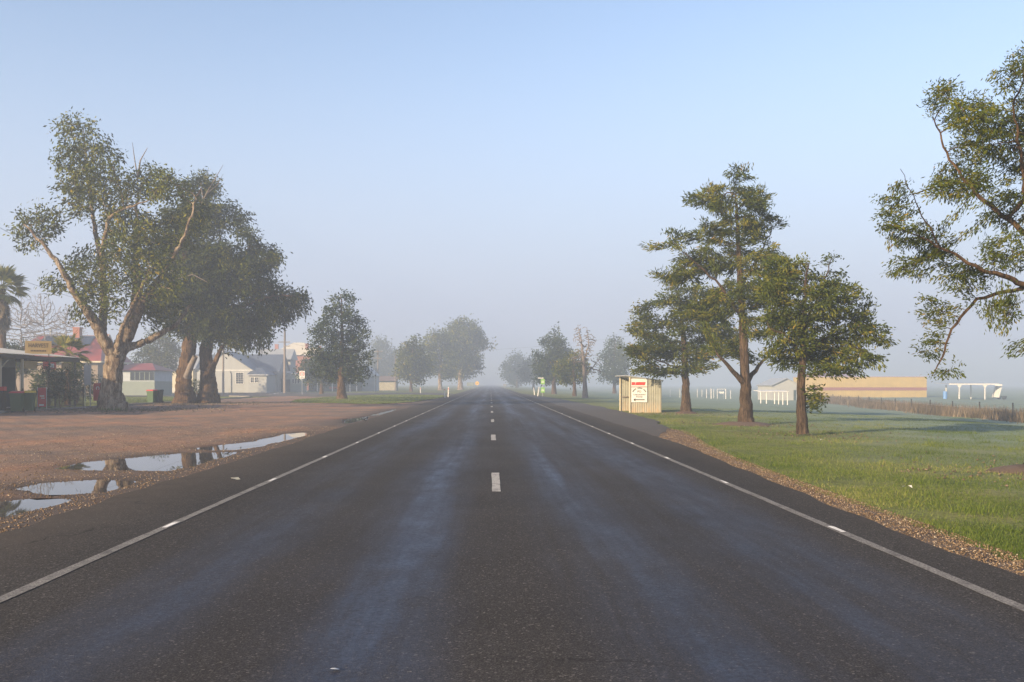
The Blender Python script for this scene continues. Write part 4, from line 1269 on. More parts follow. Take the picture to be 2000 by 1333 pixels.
# black tubular fence in front of the shop
fe = thing('shop_fence', 'black tubular fence along the shop veranda', 'fence', (-26.78, 45.0, 0))
pk = MB().box(-.011, .011, -.011, .011, .12, 1.15).mesh('picket'); pk.materials.append(M['black'])
for i in range(130):
    link('picket', pk, None, fe, (0, .12 * i + .06, 0))
for i in range(9):
    MB().box(-.03, .03, i * 1.95 - .03, i * 1.95 + .03, -.05, 1.3).build('post', M['black'], fe)
MB().box(-.018, .018, 0, 15.6, 1.06, 1.10).build('top_rail', M['black'], fe)
MB().box(-.018, .018, 0, 15.6, .16, .20).build('bottom_rail', M['black'], fe)


def bin_(label, px, py, d, lid, body, rz, s=1.0):
    p = P(px, py, d)
    b = thing('wheelie_bin', label, 'bin', (p.x, p.y, float(H(p.x, p.y)) + .02), rz, 'wheelie bins')
    m_ = MB()
    m_.add([(-.24, -.26, .06), (.24, -.26, .06), (.24, .22, .06), (-.24, .22, .06), (-.29, -.34, 1.0), (.29, -.34, 1.0), (.29, .32, 1.0), (-.29, .32, 1.0)],
           [(0, 3, 2, 1), (4, 5, 6, 7), (0, 1, 5, 4), (1, 2, 6, 5), (2, 3, 7, 6), (3, 0, 4, 7)])
    m_.box(-.31, .31, -.36, .34, .94, .985)
    m_.build('body', M[body], b)
    MB().add([(-.31, -.39, 1.003), (.31, -.39, 1.003), (.31, .36, 1.003), (-.31, .36, 1.003), (-.27, -.34, 1.08), (.27, -.34, 1.08), (.27, .36, 1.11), (-.27, .36, 1.11)],
             [(0, 3, 2, 1), (4, 5, 6, 7), (0, 1, 5, 4), (1, 2, 6, 5), (2, 3, 7, 6), (3, 0, 4, 7)]).build('lid', M[lid], b)
    MB().tube([(-.26, .37, .98), (.26, .37, .98)], .02, 6).build('handle', M['ink'], b)
    for x in (-.27, .27):
        MB().tube([(x - .03, .24, .1), (x + .03, .24, .1)], .1, 10).build('wheel', M['ink'], b)
    for ch_ in b.children:
        ch_.scale = (s, s, s); ch_.location = ch_.location * s
    return b


bin_('green bin with red lid by the shop post', 33, 800, 50.7, 'red', 'bin_green', R(15), 1.05)
bin_('green bin with yellow lid beside the red-lidded one', 56, 799, 51.6, 'yellow', 'bin_green', R(15), 1.05)
bin_('green bin with red lid on the lawn behind the tall gum', 297, 788, 73, 'red', 'bin_green', R(-10), .98)
bin_('dark green bin beside the bin on the lawn', 309, 788, 73.6, 'bin_dark', 'bin_dark', R(-10), .98)

fl = thing('red_banner_sign', 'tall narrow red advertising panel standing against the fence', 'sign', tuple(P(82, 799, 54.6)), R(20))
MB().box(-.22, .22, 0, .04, .12, 1.25).build('panel', M['red'], fl)
MB().box(-.26, -.225, -.01, .05, -.02, 1.3).box(.225, .26, -.01, .05, -.02, 1.3).build('frame', M['steel'], fl)
for a_ in ((-.12, .12, .72, .80), (-.05, .14, .60, .66), (-.16, .1, .18, .28)):
    MB().box(a_[0], a_[1], -.005, -.002, a_[2], a_[3]).build('printed_mark', M['white'], fl)
nb = thing('notice_board', 'pale grey notice panel on posts at the fence corner', 'sign', tuple(P(171, 775, 60)), R(20))
MB().box(-.22, .22, 0, .04, .75, 2.05).build('panel', M['steel'], nb)
MB().box(-.18, -.13, .043, .08, -.8, 1.6).box(.13, .18, .043, .08, -.8, 1.6).build('post', M['steel'], nb)
pbx = thing('post_box', 'red street post box with white emblem behind the tall gum', 'post box', (PX(192, 61), 61, float(H(PX(192, 61), 61))), R(15))
MB().box(-.27, .27, -.25, .25, .45, 1.5).build('body', M['red'], pbx)
MB().box(-.06, .06, -.06, .06, 0, .447).build('pedestal', M['steel'], pbx)
MB().prism([(-.27, 1.503), (.27, 1.503), (.2, 1.62), (-.2, 1.62)], 'y', -.25, .25).build('cap', M['red'], pbx)
mb = MB()
for i in range(12):
    a0, a1 = i * math.pi / 6, (i + 1) * math.pi / 6
    if i in (8, 9):
        continue
    mb.add([(.12 * math.cos(a0), -.254, 1.28 + .12 * math.sin(a0)), (.12 * math.cos(a1), -.254, 1.28 + .12 * math.sin(a1)), (.06 * math.cos(a1), -.254, 1.28 + .06 * math.sin(a1)), (.06 * math.cos(a0), -.254, 1.28 + .06 * math.sin(a0))], [(0, 1, 2, 3)])
mb.build('emblem', M['white'], pbx)
rb = thing('red_drink_crate', 'red box at the left edge of the frame by the fence', 'box', tuple(P(0, 803, 50.5)), R(10))
MB().box(-.3, .2, 0, .4, 0, 1.1).build('body', M['ink'], rb)
MB().box(-.31, .21, -.01, .41, 1.103, 1.33).build('lid', M['red'], rb)

# ------------------------------------------------------------------ bus shelter
SD = 52.0
shx0, shx1 = PX(1231, SD), PX(1291.5, SD)
wdt, lng = shx1 - shx0, 3.9
bs = thing('bus_shelter', 'cream corrugated iron bus shelter open to the road', 'bus shelter', (shx0, SD, float(H(shx0, SD)) - .02))
ZL, ZR = 2.02, 1.80
def end_wall(y):
    n = int(wdt / .10 * 6)
    vs_, fs_ = [], []
    for i in range(n + 1):
        x = wdt * i / n
        w = .007 * math.sin(2 * math.pi * i / 6)
        vs_ += [(x, y + w, 0), (x, y + w, ZL + (ZR - ZL) * x / wdt)]
    for i in range(n):
        fs_.append((2 * i, 2 * i + 2, 2 * i + 3, 2 * i + 1))
    return vs_, fs_
MB().add(*end_wall(0)).build('near_wall', M['shelter'], bs)
MB().add(*end_wall(lng)).build('far_wall', M['shelter'], bs)
v, f = corr((wdt, 0, 0), (0, lng, 0), (0, 0, ZR), .118, .02)
MB().add(v, f).build('back_wall', M['shelter'], bs)
MB().slab([(-.32, -.08, ZL + .06), (wdt + .1, -.08, ZR - .01), (wdt + .1, lng + .1, ZR - .01), (-.32, lng + .1, ZL + .06)], .05).build('roof', M['grey_roof'], bs)
for y in (-.03, lng - .04):
    MB().box(-.07, .0, y - .03, y + .05, 0, ZL).build('corner_post', M['cream'], bs)
MB().box(0.06, wdt - .1, lng - .1, lng - .05, .82, .88).build('rail', M['timber'], bs)
MB().box(wdt - .5, wdt - .06, .3, lng - .3, .42, .47).build('bench_seat', M['timber'], bs)
for y in (.5, lng - .6):
    MB().box(wdt - .48, wdt - .1, y, y + .08, 0, .417).build('bench_leg', M['timber'], bs)
sg = thing('takeaway_sign', 'white PO takeaway food sign with arrow on shelter wall', 'sign', (shx0 + .50, SD - .035, bs.location.z))
MB().box(-.45, .45, -.02, 0, .60, 1.44).build('board', M['white'], sg)
text('PO', .17, M['ink'], sg, (0.0, -.025, 1.20))
text('TAKEAWAY', .125, M['ink'], sg, (0, -.025, 1.02), sx=1.05)
text('FOOD', .125, M['ink'], sg, (0, -.025, .90), sx=1.05)
MB().prism([(-.34, .74), (-.22, .83), (-.22, .765), (.30, .765), (.30, .715), (-.22, .715), (-.22, .65)], 'y', -.026, -.021).build('arrow', M['ink'], sg)
mb = MB()
for i in range(13):
    if i in (4, 9):
        continue
    a = R(152 - i * 10.3)
    cx0, cz0 = .40 * math.cos(a), 1.03 + .37 * math.sin(a)
    t_ = Vector((-math.sin(a), math.cos(a))); n_ = Vector((math.cos(a), math.sin(a)))
    c4 = [(cx0 + t_.x * s1 * .024 + n_.x * s2 * .035, -.024, cz0 + t_.y * s1 * .024 + n_.y * s2 * .035) for s1, s2 in ((1, -1), (-1, -1), (-1, 1), (1, 1))]
    mb.add(c4, [(0, 1, 2, 3)])
mb.build('arched_lettering', M['ink'], sg)
s2 = thing('red_panel_sign', 'red and white sign above the takeaway sign, partly behind leaves', 'sign', (shx0 + .50, SD - .035, bs.location.z))
MB().box(-.45, .45, -.02, 0, 1.46, 1.92).build('board', M['white'], s2)
MB().prism([(-.43, 1.56), (.30, 1.56), (.36, 1.74), (-.43, 1.74)], 'y', -.026, -.021).build('red_band', M['sign_red'], s2)
MB().box(-.44, .44, -.026, -.021, 1.475, 1.49).build('red_rule', M['sign_red'], s2)
text('7', .19, M['white'], s2, (-.22, -.031, 1.645))

# ------------------------------------------------------------------ roadside furniture
def guide_post(label, px, py, h, lean=0.0, w=.11):
    g = ground_at(px, py)
    d = g.y
    o = thing('guide_post', label, 'guide post', (g.x, g.y, g.z), 0, 'white guide posts')
    MB().box(-w / 2, w / 2, -.03, .03, -.05, h).build('post', M['white'], o)
    MB().box(-w / 2 + .02, w / 2 - .02, -.036, -.031, h - .28, h - .12).build('reflector', M['sign_red'] if px < 958 else M['steel'], o)
    o.rotation_euler = (0, lean, 0)
    return o


guide_post('front white guide post of the pair by the left verge', 869, 778, 1.15, R(-2))
guide_post('rear white guide post of the pair by the left verge', 875, 776.5, 1.2, R(3))
guide_post('short white post alone on the far left grass', 821, 768.5, 1.0)
guide_post('white post leaning left beside the green signs', 1044, 772, 1.05, R(-7))
guide_post('white post leaning right beside the green signs', 1050, 774.5, 1.2, R(9))

gs = thing('green_sign_post', 'post with two lime green notice panels beside leaning white posts', 'sign', (PX(1060, 116), 116, float(H(PX(1060, 116), 116))))
MB().tube([(0, .04, -.1), (0, .04, 2.4)], .03, 8).build('post', M['steel'], gs)
for z in (.5, 1.55):
    p = MB().box(-.25, .25, -.02, .0, z, z + .66).build('panel', M['lime'], gs)
    MB().box(-.17, .17, -.026, -.021, z + .22, z + .30).box(-.12, .12, -.026, -.021, z + .36, z + .42).build('printed_line', M['white'], p)
MB().box(-.62, .1, -.02, .0, 2.28, 2.38).build('street_blade', M['white'], gs)

g = ground_at(590, 768)
sp_ = thing('speed_sign', 'white 50 area speed sign with red ring on steel post', 'sign', (PX(590, 132), 132, float(H(PX(590, 132), 132))))
sp_.scale = (0.85, 1.0, 0.92)
MB().tube([(0, .05, -.1), (0, .05, 3.6)], .04, 8).build('post', M['steel'], sp_)
MB().box(-.44, .44, -.02, 0, 2.5, 3.7).build('board', M['white'], sp_)
mb = MB()
for i in range(24):
    a0, a1 = i * math.pi / 12, (i + 1) * math.pi / 12
    mb.add([(r_ * math.cos(a), -.025, 3.22 + r_ * math.sin(a)) for r_, a in ((.37, a0), (.37, a1), (.27, a1), (.27, a0))], [(0, 1, 2, 3)])
mb.build('red_ring', M['sign_red'], sp_)
text('50', .38, M['ink'], sp_, (0, -.026, 3.22), sx=.95)
text('AREA', .24, M['ink'], sp_, (0, -.026, 2.66))

ys_ = thing('warning_sign', 'round amber sign far down the road in mist', 'sign', (PX(932, 290), 290, -.03))
MB().tube([(0, .06, 0), (0, .06, 2)], .05, 8).build('post', M['steel'], ys_)
mb = MB().tube([(0, .02, 1.75), (0, -.02, 1.75)], .62, 20)
mb.build('disc', M['amber'], ys_)
MB().box(-.25, .25, -.03, -.024, 1.62, 1.88).build('dark_mark', M['sign_tan'], ys_)
bsn = thing('direction_board', 'pale green-white direction board left of the amber sign', 'sign', (PX(920, 285), 285, -.03))
MB().box(-1.3, 1.0, -.03, .03, .9, 2.0).build('board', M['pale_green'], bsn)
MB().box(-.9, -.8, .033, .1, 0, 1.9).box(.6, .7, .033, .1, 0, 1.9).build('post', M['steel'], bsn)
fs = thing('faint_road_sign', 'faint white road sign right of the vanishing road', 'sign', (PX(986, 300), 300, -.03))
MB().box(-.5, .5, -.03, .03, .8, 1.5).build('board', M['steel'], fs)
MB().box(-.06, .06, .033, .1, 0, 1.5).build('post', M['steel'], fs)


def pole(label, px, d, top_py, arms, r=.16, base_z=None, mat='timber'):
    x = PX(px, d); z0 = float(H(x, d))
    o = thing('power_pole', label, 'power pole', (x, d, z0), 0, 'timber power poles')
    h = PZ(top_py, d) - z0
    MB().tube([(0, 0, -.2), (0, 0, h * .5), (0.03, 0, h)], [r * 1.15, r, r * .8], 10).build('pole', M[mat], o, smooth=True)
    for (z, w, dx) in arms:
        a = MB().box(dx - w / 2, dx + w / 2, -.27, -.17, h - z - .06, h - z + .06).build('crossarm', M[mat], o)
        for t in (-.45, -.2, .2, .45):
            MB().tube([(dx + t * w, -.22, h - z + .062), (dx + t * w, -.22, h - z + .22)], .035, 6).build('insulator', M['steel'], a)
    return o, h


pole('tall timber power pole standing by the hall corner', 556, 156, 641, [(2.4, 2.0, 0), (3.1, .9, .5)], .19)
pole('timber pole in front of the hall gable', 436, 141, 655, [(.5, 1.8, 0)], .15)
pole('pale power pole with two crossarms beyond the cottage', 738, 205, 684, [(.35, 2.2, 0), (1.85, 2.0, 0)], .14)
pole('slim bare pole right of the crossarm pole', 772, 215, 694, [], .13)
pole('dark thin post in front of the crossarm pole', 734, 170, 719, [], .06, mat='ink')


def wire(label, a, c, sag):
    a, c = Vector(a), Vector(c)
    o = thing('power_line', label, 'power line', a)
    pts = []
    for i in range(25):
        t = i / 24
        p = a.lerp(c, t) - a; p.z -= sag * 4 * t * (1 - t)
        pts.append(p)
    MB().tube(pts, .014, 4).build('wire', M['black'], o)


wire('upper wire crossing the sky left of the tall gum', P(-60, 412, 58), P(436, 663, 141), .5)
wire('lower wire crossing the sky by the palm', P(-60, 512, 74), P(436, 668, 141), .4)
wire('wire from the hall pole to the tall timber pole', P(436, 660, 141), P(556, 668, 156), .3)
wire('wire running on from the tall pole past the island tree', P(556, 669, 156), P(738, 688, 205), .5)
wire('faint wire crossing above the misty road', P(738, 688, 205), P(1240, 655, 215), 1.2)

# small litter and a bird
def scrap(label, px, py, s, mm, seed):
    g = ground_at(px, py)
    r = random.Random(seed)
    z = max(g.z + .03, .016 - .012 * (g.x / 5) ** 2 if -5 < g.x < 4.5 else -1)
    mb = MB()
    n = 7
    v = [(s * r.uniform(.6, 1) * math.cos(i * 6.28 / n), s * r.uniform(.5, .9) * math.sin(i * 6.28 / n), s * r.uniform(0, .5)) for i in range(n)] + [(0, 0, s * .35)]
    mb.add(v, [(i, (i + 1) % n, n) for i in range(n)])
    return tag(mb.build('litter_scrap', M[mm], None, (g.x, g.y, z)), label, 'litter', 'scraps of litter')


scrap('crumpled white paper lying in the near grass', 1772, 957, .10, 'white', 1)
scrap('small pale scrap on the left sealed shoulder', 459, 942, .09, 'cream', 2)
scrap('white scrap at the bottom edge of the road', 655, 1328, .035, 'white', 3)
scrap('tiny white scrap on grass below the slim tree', 1605, 862, .07, 'white', 4)

g = ground_at(714, 826)
bd = thing('bird', 'small black and white bird standing at the road edge', 'bird', (g.x, g.y, g.z + .01), R(60))
mb = MB()
ringz = [(-.17, .012, .115), (-.10, .025, .12), (-.04, .05, .125), (.02, .055, .135), (.07, .042, .155), (.10, .032, .185), (.125, .03, .205), (.15, .018, .205), (.19, .004, .195)]
mb.tube([(x, 0, z) for x, r_, z in ringz], [r_ for x, r_, z in ringz], 10)
mb.build('body', M['ink'], bd, smooth=True)
MB().slab([(-.08, -.052, .12), (.03, -.058, .12), (.02, -.056, .16), (-.06, -.05, .15)], -.006).build('wing_patch', M['white'], bd)
for s in (-1, 1):
    MB().tube([(.01, s * .02, .09), (.0, s * .02, 0), (.03, s * .02, -.005)], .005, 5).build('leg', M['ink'], bd)

# ------------------------------------------------------------------ field at the right
def white_post(px, py0, py1, label, r=.05):
    g = ground_at(px, py1)
    h = (py1 - py0) / FPX * g.y
    o = thing('white_post', label, 'post', tuple(g), 0, 'white posts around the oval')
    MB().tube([(0, 0, -.1), (0, 0, h)], r, 8).build('shaft', M['white'], o)
    MB().tube([(0, 0, h), (0, 0, h + .03)], r * 1.15, 8).build('cap', M['white'], o)


for px, y0, y1, lb in ((1309, 760, 775, 'first white post right of the shelter'), (1328, 760, 777, 'white post just left of the broad tree trunk'), (1362, 760, 776, 'white post just right of the broad tree trunk'),
                       (1371, 762, 775, 'thin white post second right of broad trunk'), (1380, 761, 778, 'white post third right of broad trunk'), (1389, 760, 779, 'thicker white post of the close pair'),
                       (1394, 761, 778, 'thinner white post of the close pair'), (1427, 763, 779, 'white post right of the goal frame'), (1467, 762, 781, 'white post just right of the tallest tree trunk')):
    white_post(px, y0, y1, lb, .07 if 'thicker' in lb else .045)
g = ground_at(1409, 779)
gf = thing('goal_frame', 'white pipe goal frame with small white board in the field', 'goal', tuple(g))
k_ = g.y / FPX
MB().tube([(-8 * k_, 0, -.1), (-8 * k_, 0, 18.5 * k_)], .045, 8).build('upright', M['white'], gf)
MB().tube([(8.5 * k_, 0, -.1), (8.5 * k_, 0, 18.5 * k_)], .06, 8).build('upright', M['white'], gf)
MB().tube([(-8 * k_ - .04, 0, 18.5 * k_), (8.5 * k_ + .04, 0, 18.5 * k_)], .045, 8).build('crossbar', M['white'], gf)
MB().box(-5 * k_, 5 * k_, .05, .09, 10 * k_, 13.5 * k_).build('board', M['white'], gf)
MB().box(-4.4 * k_, -4.0 * k_, .093, .13, -.1, 10 * k_).box(4.0 * k_, 4.4 * k_, .093, .13, -.1, 10 * k_).build('board_leg', M['steel'], gf)

wd2 = 150.0
wbx = PX(1528, wd2); wz = float(H(wbx, wd2))
wb = thing('white_clubhouse', 'white gabled clubhouse half hidden behind the slim tree', 'building', (wbx, wd2, wz))
s_ = wd2 / FPX
MB().prism([(-20 * s_, -.1), (34 * s_, -.1), (34 * s_, 30 * s_), (8 * s_, 42 * s_), (-20 * s_, 30 * s_)], 'y', 0, 8).build('wall', M['church_wall'], wb)
MB().slab([(-23 * s_, -.3, 29 * s_), (8 * s_, -.3, 43.5 * s_), (8 * s_, 8.3, 43.5 * s_), (-23 * s_, 8.3, 29 * s_)], -.1).slab([(8.04 * s_, -.3, 43.5 * s_), (37 * s_, -.3, 29 * s_), (37 * s_, 8.3, 29 * s_), (8.04 * s_, 8.3, 43.5 * s_)], -.1).build('roof', M['grey_roof'], wb)
MB().box(22 * s_, 27 * s_, -.04, -.003, 0, 20 * s_).build('door', M['dark_wall'], wb)
aw = thing('white_awning', 'white pipe awning frame standing before the clubhouse', 'awning', (PX(1512, 104), 104, float(H(PX(1512, 104), 104))))
a_ = 104 / FPX
for x, y in ((-26, 0), (-15, 0), (1, 0), (9, 0), (17, 0), (26, 0)):
    MB().tube([(x * a_, y, -.1), (x * a_, y, 24 * a_)], .05, 8).build('pipe_post', M['white'], aw)
MB().slab([(-28 * a_, -.2, 24 * a_), (28 * a_, -.2, 24 * a_), (28 * a_, 2.5, 26 * a_), (-28 * a_, 2.5, 26 * a_)], .06).build('canopy', M['white'], aw)

yd = 185.0
yx = PX(1700, yd); yz = float(H(yx, yd))
yb = thing('ochre_shed', 'long ochre steel shed with brown stripe across the field', 'building', (yx, yd, yz - .1))
q_ = yd / FPX
x0_, x1_ = -112 * q_, 110 * q_
topz = PZ(737, yd) - (yz - .1)
zb0, zb1 = PZ(763, yd) - (yz - .1), PZ(757, yd) - (yz - .1)
v, f = corr((x0_, 0, 0), (x1_ - x0_, 0, 0), (0, 0, topz), .45, .008, 4)
MB().add(v, f).build('front_cladding', M['yellow_wall'], yb)
MB().box(x0_, x1_, .05, 12, 0, topz - .02).build('wall', M['yellow_wall'], yb)
MB().box(x0_ - .02, x1_ + .02, -.06, -.04, zb0, zb1).build('brown_stripe', M['brown_band'], yb)
MB().box(x0_ - .1, x1_ + .1, -.09, 12.1, topz, topz + .12).build('roof_edge', M['mauve'], yb)
MB().prism([(0, topz + .123), (6, topz + 1.0), (12, topz + .123)], 'x', x0_ + 2, x0_ + 9).build('raised_roof', M['mauve'], yb)
MB().tube([(x1_ - .9, 1, topz), (x1_ - .9, 1, topz + .5), (x1_ - .5, 1, topz + .6)], .06, 6).build('vent_pipe', M['steel'], yb)

cd2 = 160.0
cx2 = PX(1900, cd2); cz2 = float(H(cx2, cd2))
cp = thing('steel_carport', 'open white steel frame carport right of the ochre shed', 'carport', (cx2, cd2, cz2))
c_ = cd2 / FPX
zt = PZ(752, cd2) - cz2
for x, y in ((-26, 0), (-24, 5), (24, 0), (26, 5), (2, 5)):
    MB().box(x * c_ - .07, x * c_ + .07, y, y + .14, -.1, zt).build('column', M['white'], cp)
MB().box(-46 * c_, 50 * c_, -.1, .1, zt, zt + .22).build('front_beam', M['white'], cp)
MB().slab([(-46 * c_, .103, zt + .1), (50 * c_, .103, zt + .1), (50 * c_, 5.5, zt + .3), (-46 * c_, 5.5, zt + .3)], .05).build('roof', M['grey_roof'], cp)
for x in (-26, 24):
    MB().prism([(x * c_ - .45, zt - .002), (x * c_ + .45, zt - .002), (x * c_ + .08, zt - .5), (x * c_ - .08, zt - .5)], 'y', -.03, .05).build('knee_brace', M['white'], cp)
dr = thing('blue_drum', 'blue drum standing under the left end of the carport', 'drum', (PX(1846, 161), 161, float(H(PX(1846, 161), 161))))
MB().tube([(0, 0, 0), (0, 0, 1.3)], .34, 14).build('body', M['blue'], dr)
MB().tube([(0, 0, .45), (0, 0, .5)], .36, 14).tube([(0, 0, .9), (0, 0, .95)], .36, 14).build('hoop', M['blue'], dr)
tk = thing('white_tipper', 'pale upended trailer tray at the right end of the carport', 'trailer', (PX(1957, 161), 161, float(H(PX(1957, 161), 161))))
MB().slab([(-.5, 0, .3), (.1, 0, 2.6), (.1, 2, 2.6), (-.5, 2, .3)], .2).build('tray', M['white'], tk)
MB().box(-.2, 1.0, .2, 1.8, .3, .6).build('chassis', M['dark_wall'], tk)
for y in (.1, 1.7):
    MB().tube([(.5, y, .3), (.5, y + .2, .3)], .32, 12).build('wheel', M['ink'], tk)

# field fence with dark posts, dry weeds along it
FA, FB = ground_at(2060, 829), ground_at(1590, 782)
ff = thing('field_fence', 'wire field fence with dark posts along the dry weeds', 'fence', tuple(FA))
nP = 16
for i in range(nP):
    t = i / (nP - 1)
    p = FA.lerp(FB, t); p.z = float(H(p.x, p.y))
    MB().tube([(p.x - FA.x, p.y - FA.y, p.z - FA.z - .2), (p.x - FA.x, p.y - FA.y, p.z - FA.z + 1.15)], .05, 6).build('post', M['ink'], ff)
for hgt in (.4, .75, 1.05):
    MB().tube([(p.x - FA.x, p.y - FA.y, float(H(p.x, p.y)) - FA.z + hgt) for p in [FA.lerp(FB, t / 20) for t in range(21)]], .006, 4).build('wire', M['steel'], ff)


def blades(name, X, Y, Zb, hmin, hmax, w, rs, material, lean=.35, kind='stuff', label=None):
    n = len(X)
    h = rs.uniform(hmin, hmax, n) * rs.uniform(.6, 1.2, n)
    a = rs.uniform(0, 6.283, n)
    sx_b, sy_b = np.cos(a) * w, np.sin(a) * w
    la = rs.uniform(0, 6.283, n); lx, ly = np.cos(la) * h * lean * rs.uniform(.2, 1.2, n), np.sin(la) * h * lean * rs.uniform(.2, 1.2, n)
    p = np.stack([X, Y, Zb], -1)
    v = np.stack([p + np.stack([-sx_b, -sy_b, 0 * h], -1), p + np.stack([sx_b, sy_b, 0 * h], -1), p + np.stack([lx, ly, h], -1)], 1).reshape(-1, 3)
    f = np.arange(3 * n).reshape(-1, 3)
    o = link(name, np_mesh(name, v, f, False, {'tint': np.repeat(np.clip(rs.uniform(0, 1, n) ** 1.2 * .75 + .16 * (np.sin(X * .8 + 2 * np.sin(Y * .37)) + np.sin(Y * .55 + 1.6 * np.sin(X * .6))), 0, 1), 3)}), material)
    o['kind'] = kind
    if label:
        o['label'] = label
    return o


rs = np.random.RandomState(5)
n = 26000
t = rs.uniform(-.02, 1.0, n); off = np.abs(rs.normal(0, 1.6, n)) * np.where(rs.uniform(0, 1, n) < .3, -.5, 1.6)
nx_, ny_ = (FB - FA).y, -(FB - FA).x
L_ = math.hypot(nx_, ny_)
X = FA.x + (FB.x - FA.x) * t + nx_ / L_ * off; Y = FA.y + (FB.y - FA.y) * t + ny_ / L_ * off
blades('dry_weeds', X, Y, H(X, Y) - .02, .3, .95, .03, rs, M['weed'], .3, label='dry brown weeds massed along the field fence')

# near grass on the right verge
n = 300000
u = rs.uniform(0, 1, n)
Y = 7.0 + (62 - 7.0) * u ** 1.9
X = 4.7 + rs.uniform(0, 1, n) ** 1.15 * (3.0 + Y * 0.40)
edge = np.array([WEDGE(y) if y < 32.5 else BAY(y) for y in Y])
keep = X > edge - .10 + np.abs(rs.normal(0, .22, n))
clump = np.sin(X * 2.1 + 1.7 * np.sin(Y * 1.1)) + np.sin(Y * 1.7 + 2 * np.sin(X * .9)) + rs.normal(0, .7, n)
keep &= clump > -1.1
X, Y = X[keep], Y[keep]
tall = 1 + .5 * np.clip(np.sin(X * .9 + Y * .25), 0, 1)
o = blades('verge_grass', X, Y, H(X, Y) - .015, .02, .06, .005, rs, M['blade'], .8, label='short green grass on the right verge')
n = 9000
cxy = np.stack([5.3 + rs.uniform(0, 1, 170) ** 1.2 * 12, 7.5 + rs.uniform(0, 1, 170) ** 1.4 * 40], -1)
ci = rs.randint(0, 170, n)
X = cxy[ci, 0] + rs.normal(0, .13, n); Y = cxy[ci, 1] + rs.normal(0, .16, n)
kk = X > np.array([WEDGE(y) if y < 32.5 else BAY(y) for y in Y]) + .05
X, Y = X[kk], Y[kk]
blades('grass_tufts', X, Y, H(X, Y) - .015, .05, .15, .006, rs, M['blade'], .5, label='longer grass tufts scattered over the right verge')
# weeds and grass on the island and lawn
n = 14000
Y = rs.uniform(72, 130, n); tt = rs.uniform(0, 1, n)
X = np.array([IL(y) + (IR(y) - IL(y)) * q for y, q in zip(Y, tt)])
blades('island_grass', X, Y, H(X, Y) + .04, .05, .12, .02, rs, M['blade'], .6, label='grass growing on the traffic island')
n = 30000
Y = rs.uniform(60, 112, n); X = rs.uniform(-60, -26.9, n)
blades('lawn_grass', X, Y, H(X, Y) - .015, .05, .12, .02, rs, M['blade'], .6, label='green lawn behind the gum trees')
n = 5000
Y = rs.uniform(40, 62, n); X = -26.85 - np.abs(rs.normal(0, .4, n))
blades('fence_grass', X, Y, H(X, Y) - .015, .05, .16, .012, rs, M['blade'], .5, label='grass along the foot of the shop fence')
n = 260
X = PX(222, 56) + rs.normal(.25, .4, n); Y = 55.1 + rs.normal(0, .25, n)
blades('trunk_grass', X, Y, H(X, Y), .1, .35, .014, rs, M['blade'], .5, label='grass tuft at the foot of the tall gum')


def pebbles(name, X, Y, Z, s0, s1, rs, material, label):
    n = len(X)
    s = rs.uniform(s0, s1, n) * rs.uniform(.5, 1.1, n)
    base = np.array([(1, 0, 0), (-.5, .87, 0), (-.5, -.87, 0), (.1, .1, .75), (-.1, 0, -.6)])
    fc = np.array([(0, 1, 3), (1, 2, 3), (2, 0, 3), (1, 0, 4), (2, 1, 4), (0, 2, 4)])
    a = rs.uniform(0, 6.283, n)
    ca, sa = np.cos(a)[:, None], np.sin(a)[:, None]
    b_ = base[None] * rs.uniform(.6, 1.2, (n, 5, 1))
    vx = (b_[..., 0] * ca - b_[..., 1] * sa) * s[:, None] + X[:, None]
    vy = (b_[..., 0] * sa + b_[..., 1] * ca) * s[:, None] + Y[:, None]
    vz = b_[..., 2] * s[:, None] + Z[:, None]
    v = np.stack([vx, vy, vz], -1).reshape(-1, 3)
    f = (fc[None] + 5 * np.arange(n)[:, None, None]).reshape(-1, 3)
    o = link(name, np_mesh(name, v, f, False, {'tint': np.repeat(rs.uniform(0, 1, n), 5)}), material)
    o['kind'] = 'stuff'; o['label'] = label
    return o


n = 26000
Y = 5.5 + 28 * rs.uniform(0, 1, n) ** 1.5
lo = np.array([ROAD_R(y) - .15 for y in Y]); hi = np.array([WEDGE(y) + .15 for y in Y])
X = lo + (hi - lo) * rs.uniform(0, 1, n)
pebbles('roadside_gravel', X, Y, H(X, Y) * .6 + .004, .006, .017, rs, M['pebble'], 'loose brown gravel along the right road edge')
n = 22000
Y = 8.5 + 26 * rs.uniform(0, 1, n) ** 1.3
lo = np.array([ROAD_L(y) for y in Y])
X = lo - np.abs(rs.normal(0, 1, n)) * (0.6 + Y * .22) + .05
z = lot_z(X, Y)
k = (z > -.042)
pebbles('lot_gravel', X[k], Y[k], z[k] + .003, .006, .022, rs, M['pebble'], 'loose stones scattered over the gravel lot')
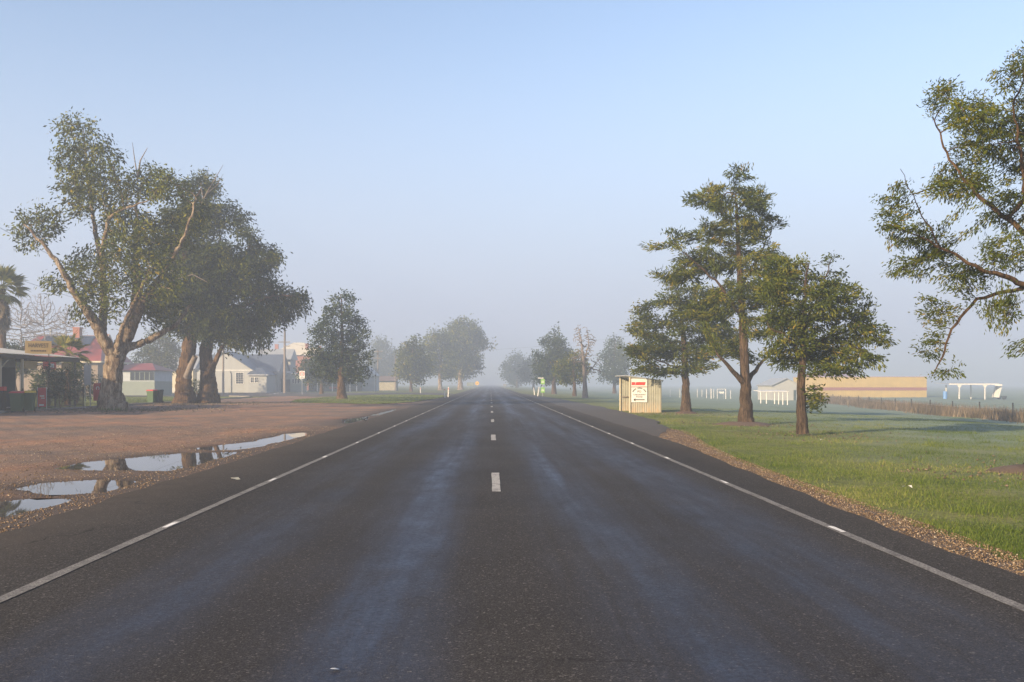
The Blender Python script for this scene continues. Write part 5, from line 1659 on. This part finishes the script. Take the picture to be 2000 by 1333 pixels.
# leaf litter and bark under the gums
n = 5000
c_ = rs.randint(0, 3, n)
cx3 = np.array([PX(222, 56), PX(360, 74), PX(405, 75)])[c_]; cy3 = np.array([56, 74, 75.])[c_]
X = cx3 + rs.normal(0, 2.6, n) + .5; Y = cy3 + rs.normal(0, 2.6, n) - .5
pebbles('leaf_litter', X, Y, lot_z(X, Y) + .01, .03, .10, rs, M['weed'], 'fallen bark and leaves under the gum trees')
n = 1800
c_ = rs.randint(0, 4, n)
cx3 = np.array([PX(1457, 37.4), PX(1340, 51), PX(1567, 29.6), PX(2014, 17)])[c_]; cy3 = np.array([37.4, 51, 29.6, 17.])[c_]
X = cx3 + rs.normal(0, 1.7, n); Y = cy3 + rs.normal(0, 1.7, n)
kk = X > 7.6
X, Y = X[kk], Y[kk]
pebbles('verge_leaf_litter', X, Y, H(X, Y) + .012, .015, .045, rs, M['weed'], 'fallen brown leaves under the avenue trees')
# bare earth mounds at the feet of two avenue trees
for px, d, r_ in ((1457, 37.4, 1.1), (2030, 17, .8), (1340, 51, .6)):
    x = PX(px, d)
    v, f = [], []
    nn = 20
    v.append((x, d, float(H(x, d)) + .14))
    for j, q in enumerate((.45, .8, 1.0)):
        for i in range(nn):
            a = i * 2 * math.pi / nn
            rr2 = r_ * q * (1 + .15 * math.sin(3 * a + px) + .1 * math.sin(5 * a))
            xx, yy = x + rr2 * math.cos(a), d + rr2 * math.sin(a)
            v.append((xx, yy, float(H(xx, yy)) + (.13, .06, -.015)[j]))
    f += [(0, 1 + i, 1 + (i + 1) % nn) for i in range(nn)]
    for j in range(2):
        f += [(1 + j * nn + i, 1 + (j + 1) * nn + i, 1 + (j + 1) * nn + (i + 1) % nn, 1 + j * nn + (i + 1) % nn) for i in range(nn)]
    struct(MB().add(v, f).build('earth_mound', M['dirt'], smooth=True))

# ------------------------------------------------------------------ haze: one closed box of even, thin mist
hm = bpy.data.materials.new('haze')
hm.use_nodes = True
hn = hm.node_tree
hn.nodes.clear()
pv = hn.nodes.new('ShaderNodeVolumePrincipled')
pv.inputs['Color'].default_value = (0.54, 0.64, 0.80, 1)
pv.inputs['Density'].default_value = HAZE_DENSITY
pv.inputs['Anisotropy'].default_value = 0.1
ho = hn.nodes.new('ShaderNodeOutputMaterial')
hn.links.new(pv.outputs[0], ho.inputs['Volume'])
hz = MB().box(-1650, 1650, -330, 2450, -2.6, 24).build('haze', hm)
hz['kind'] = 'stuff'
hz['label'] = 'thin morning mist over the road and fields'
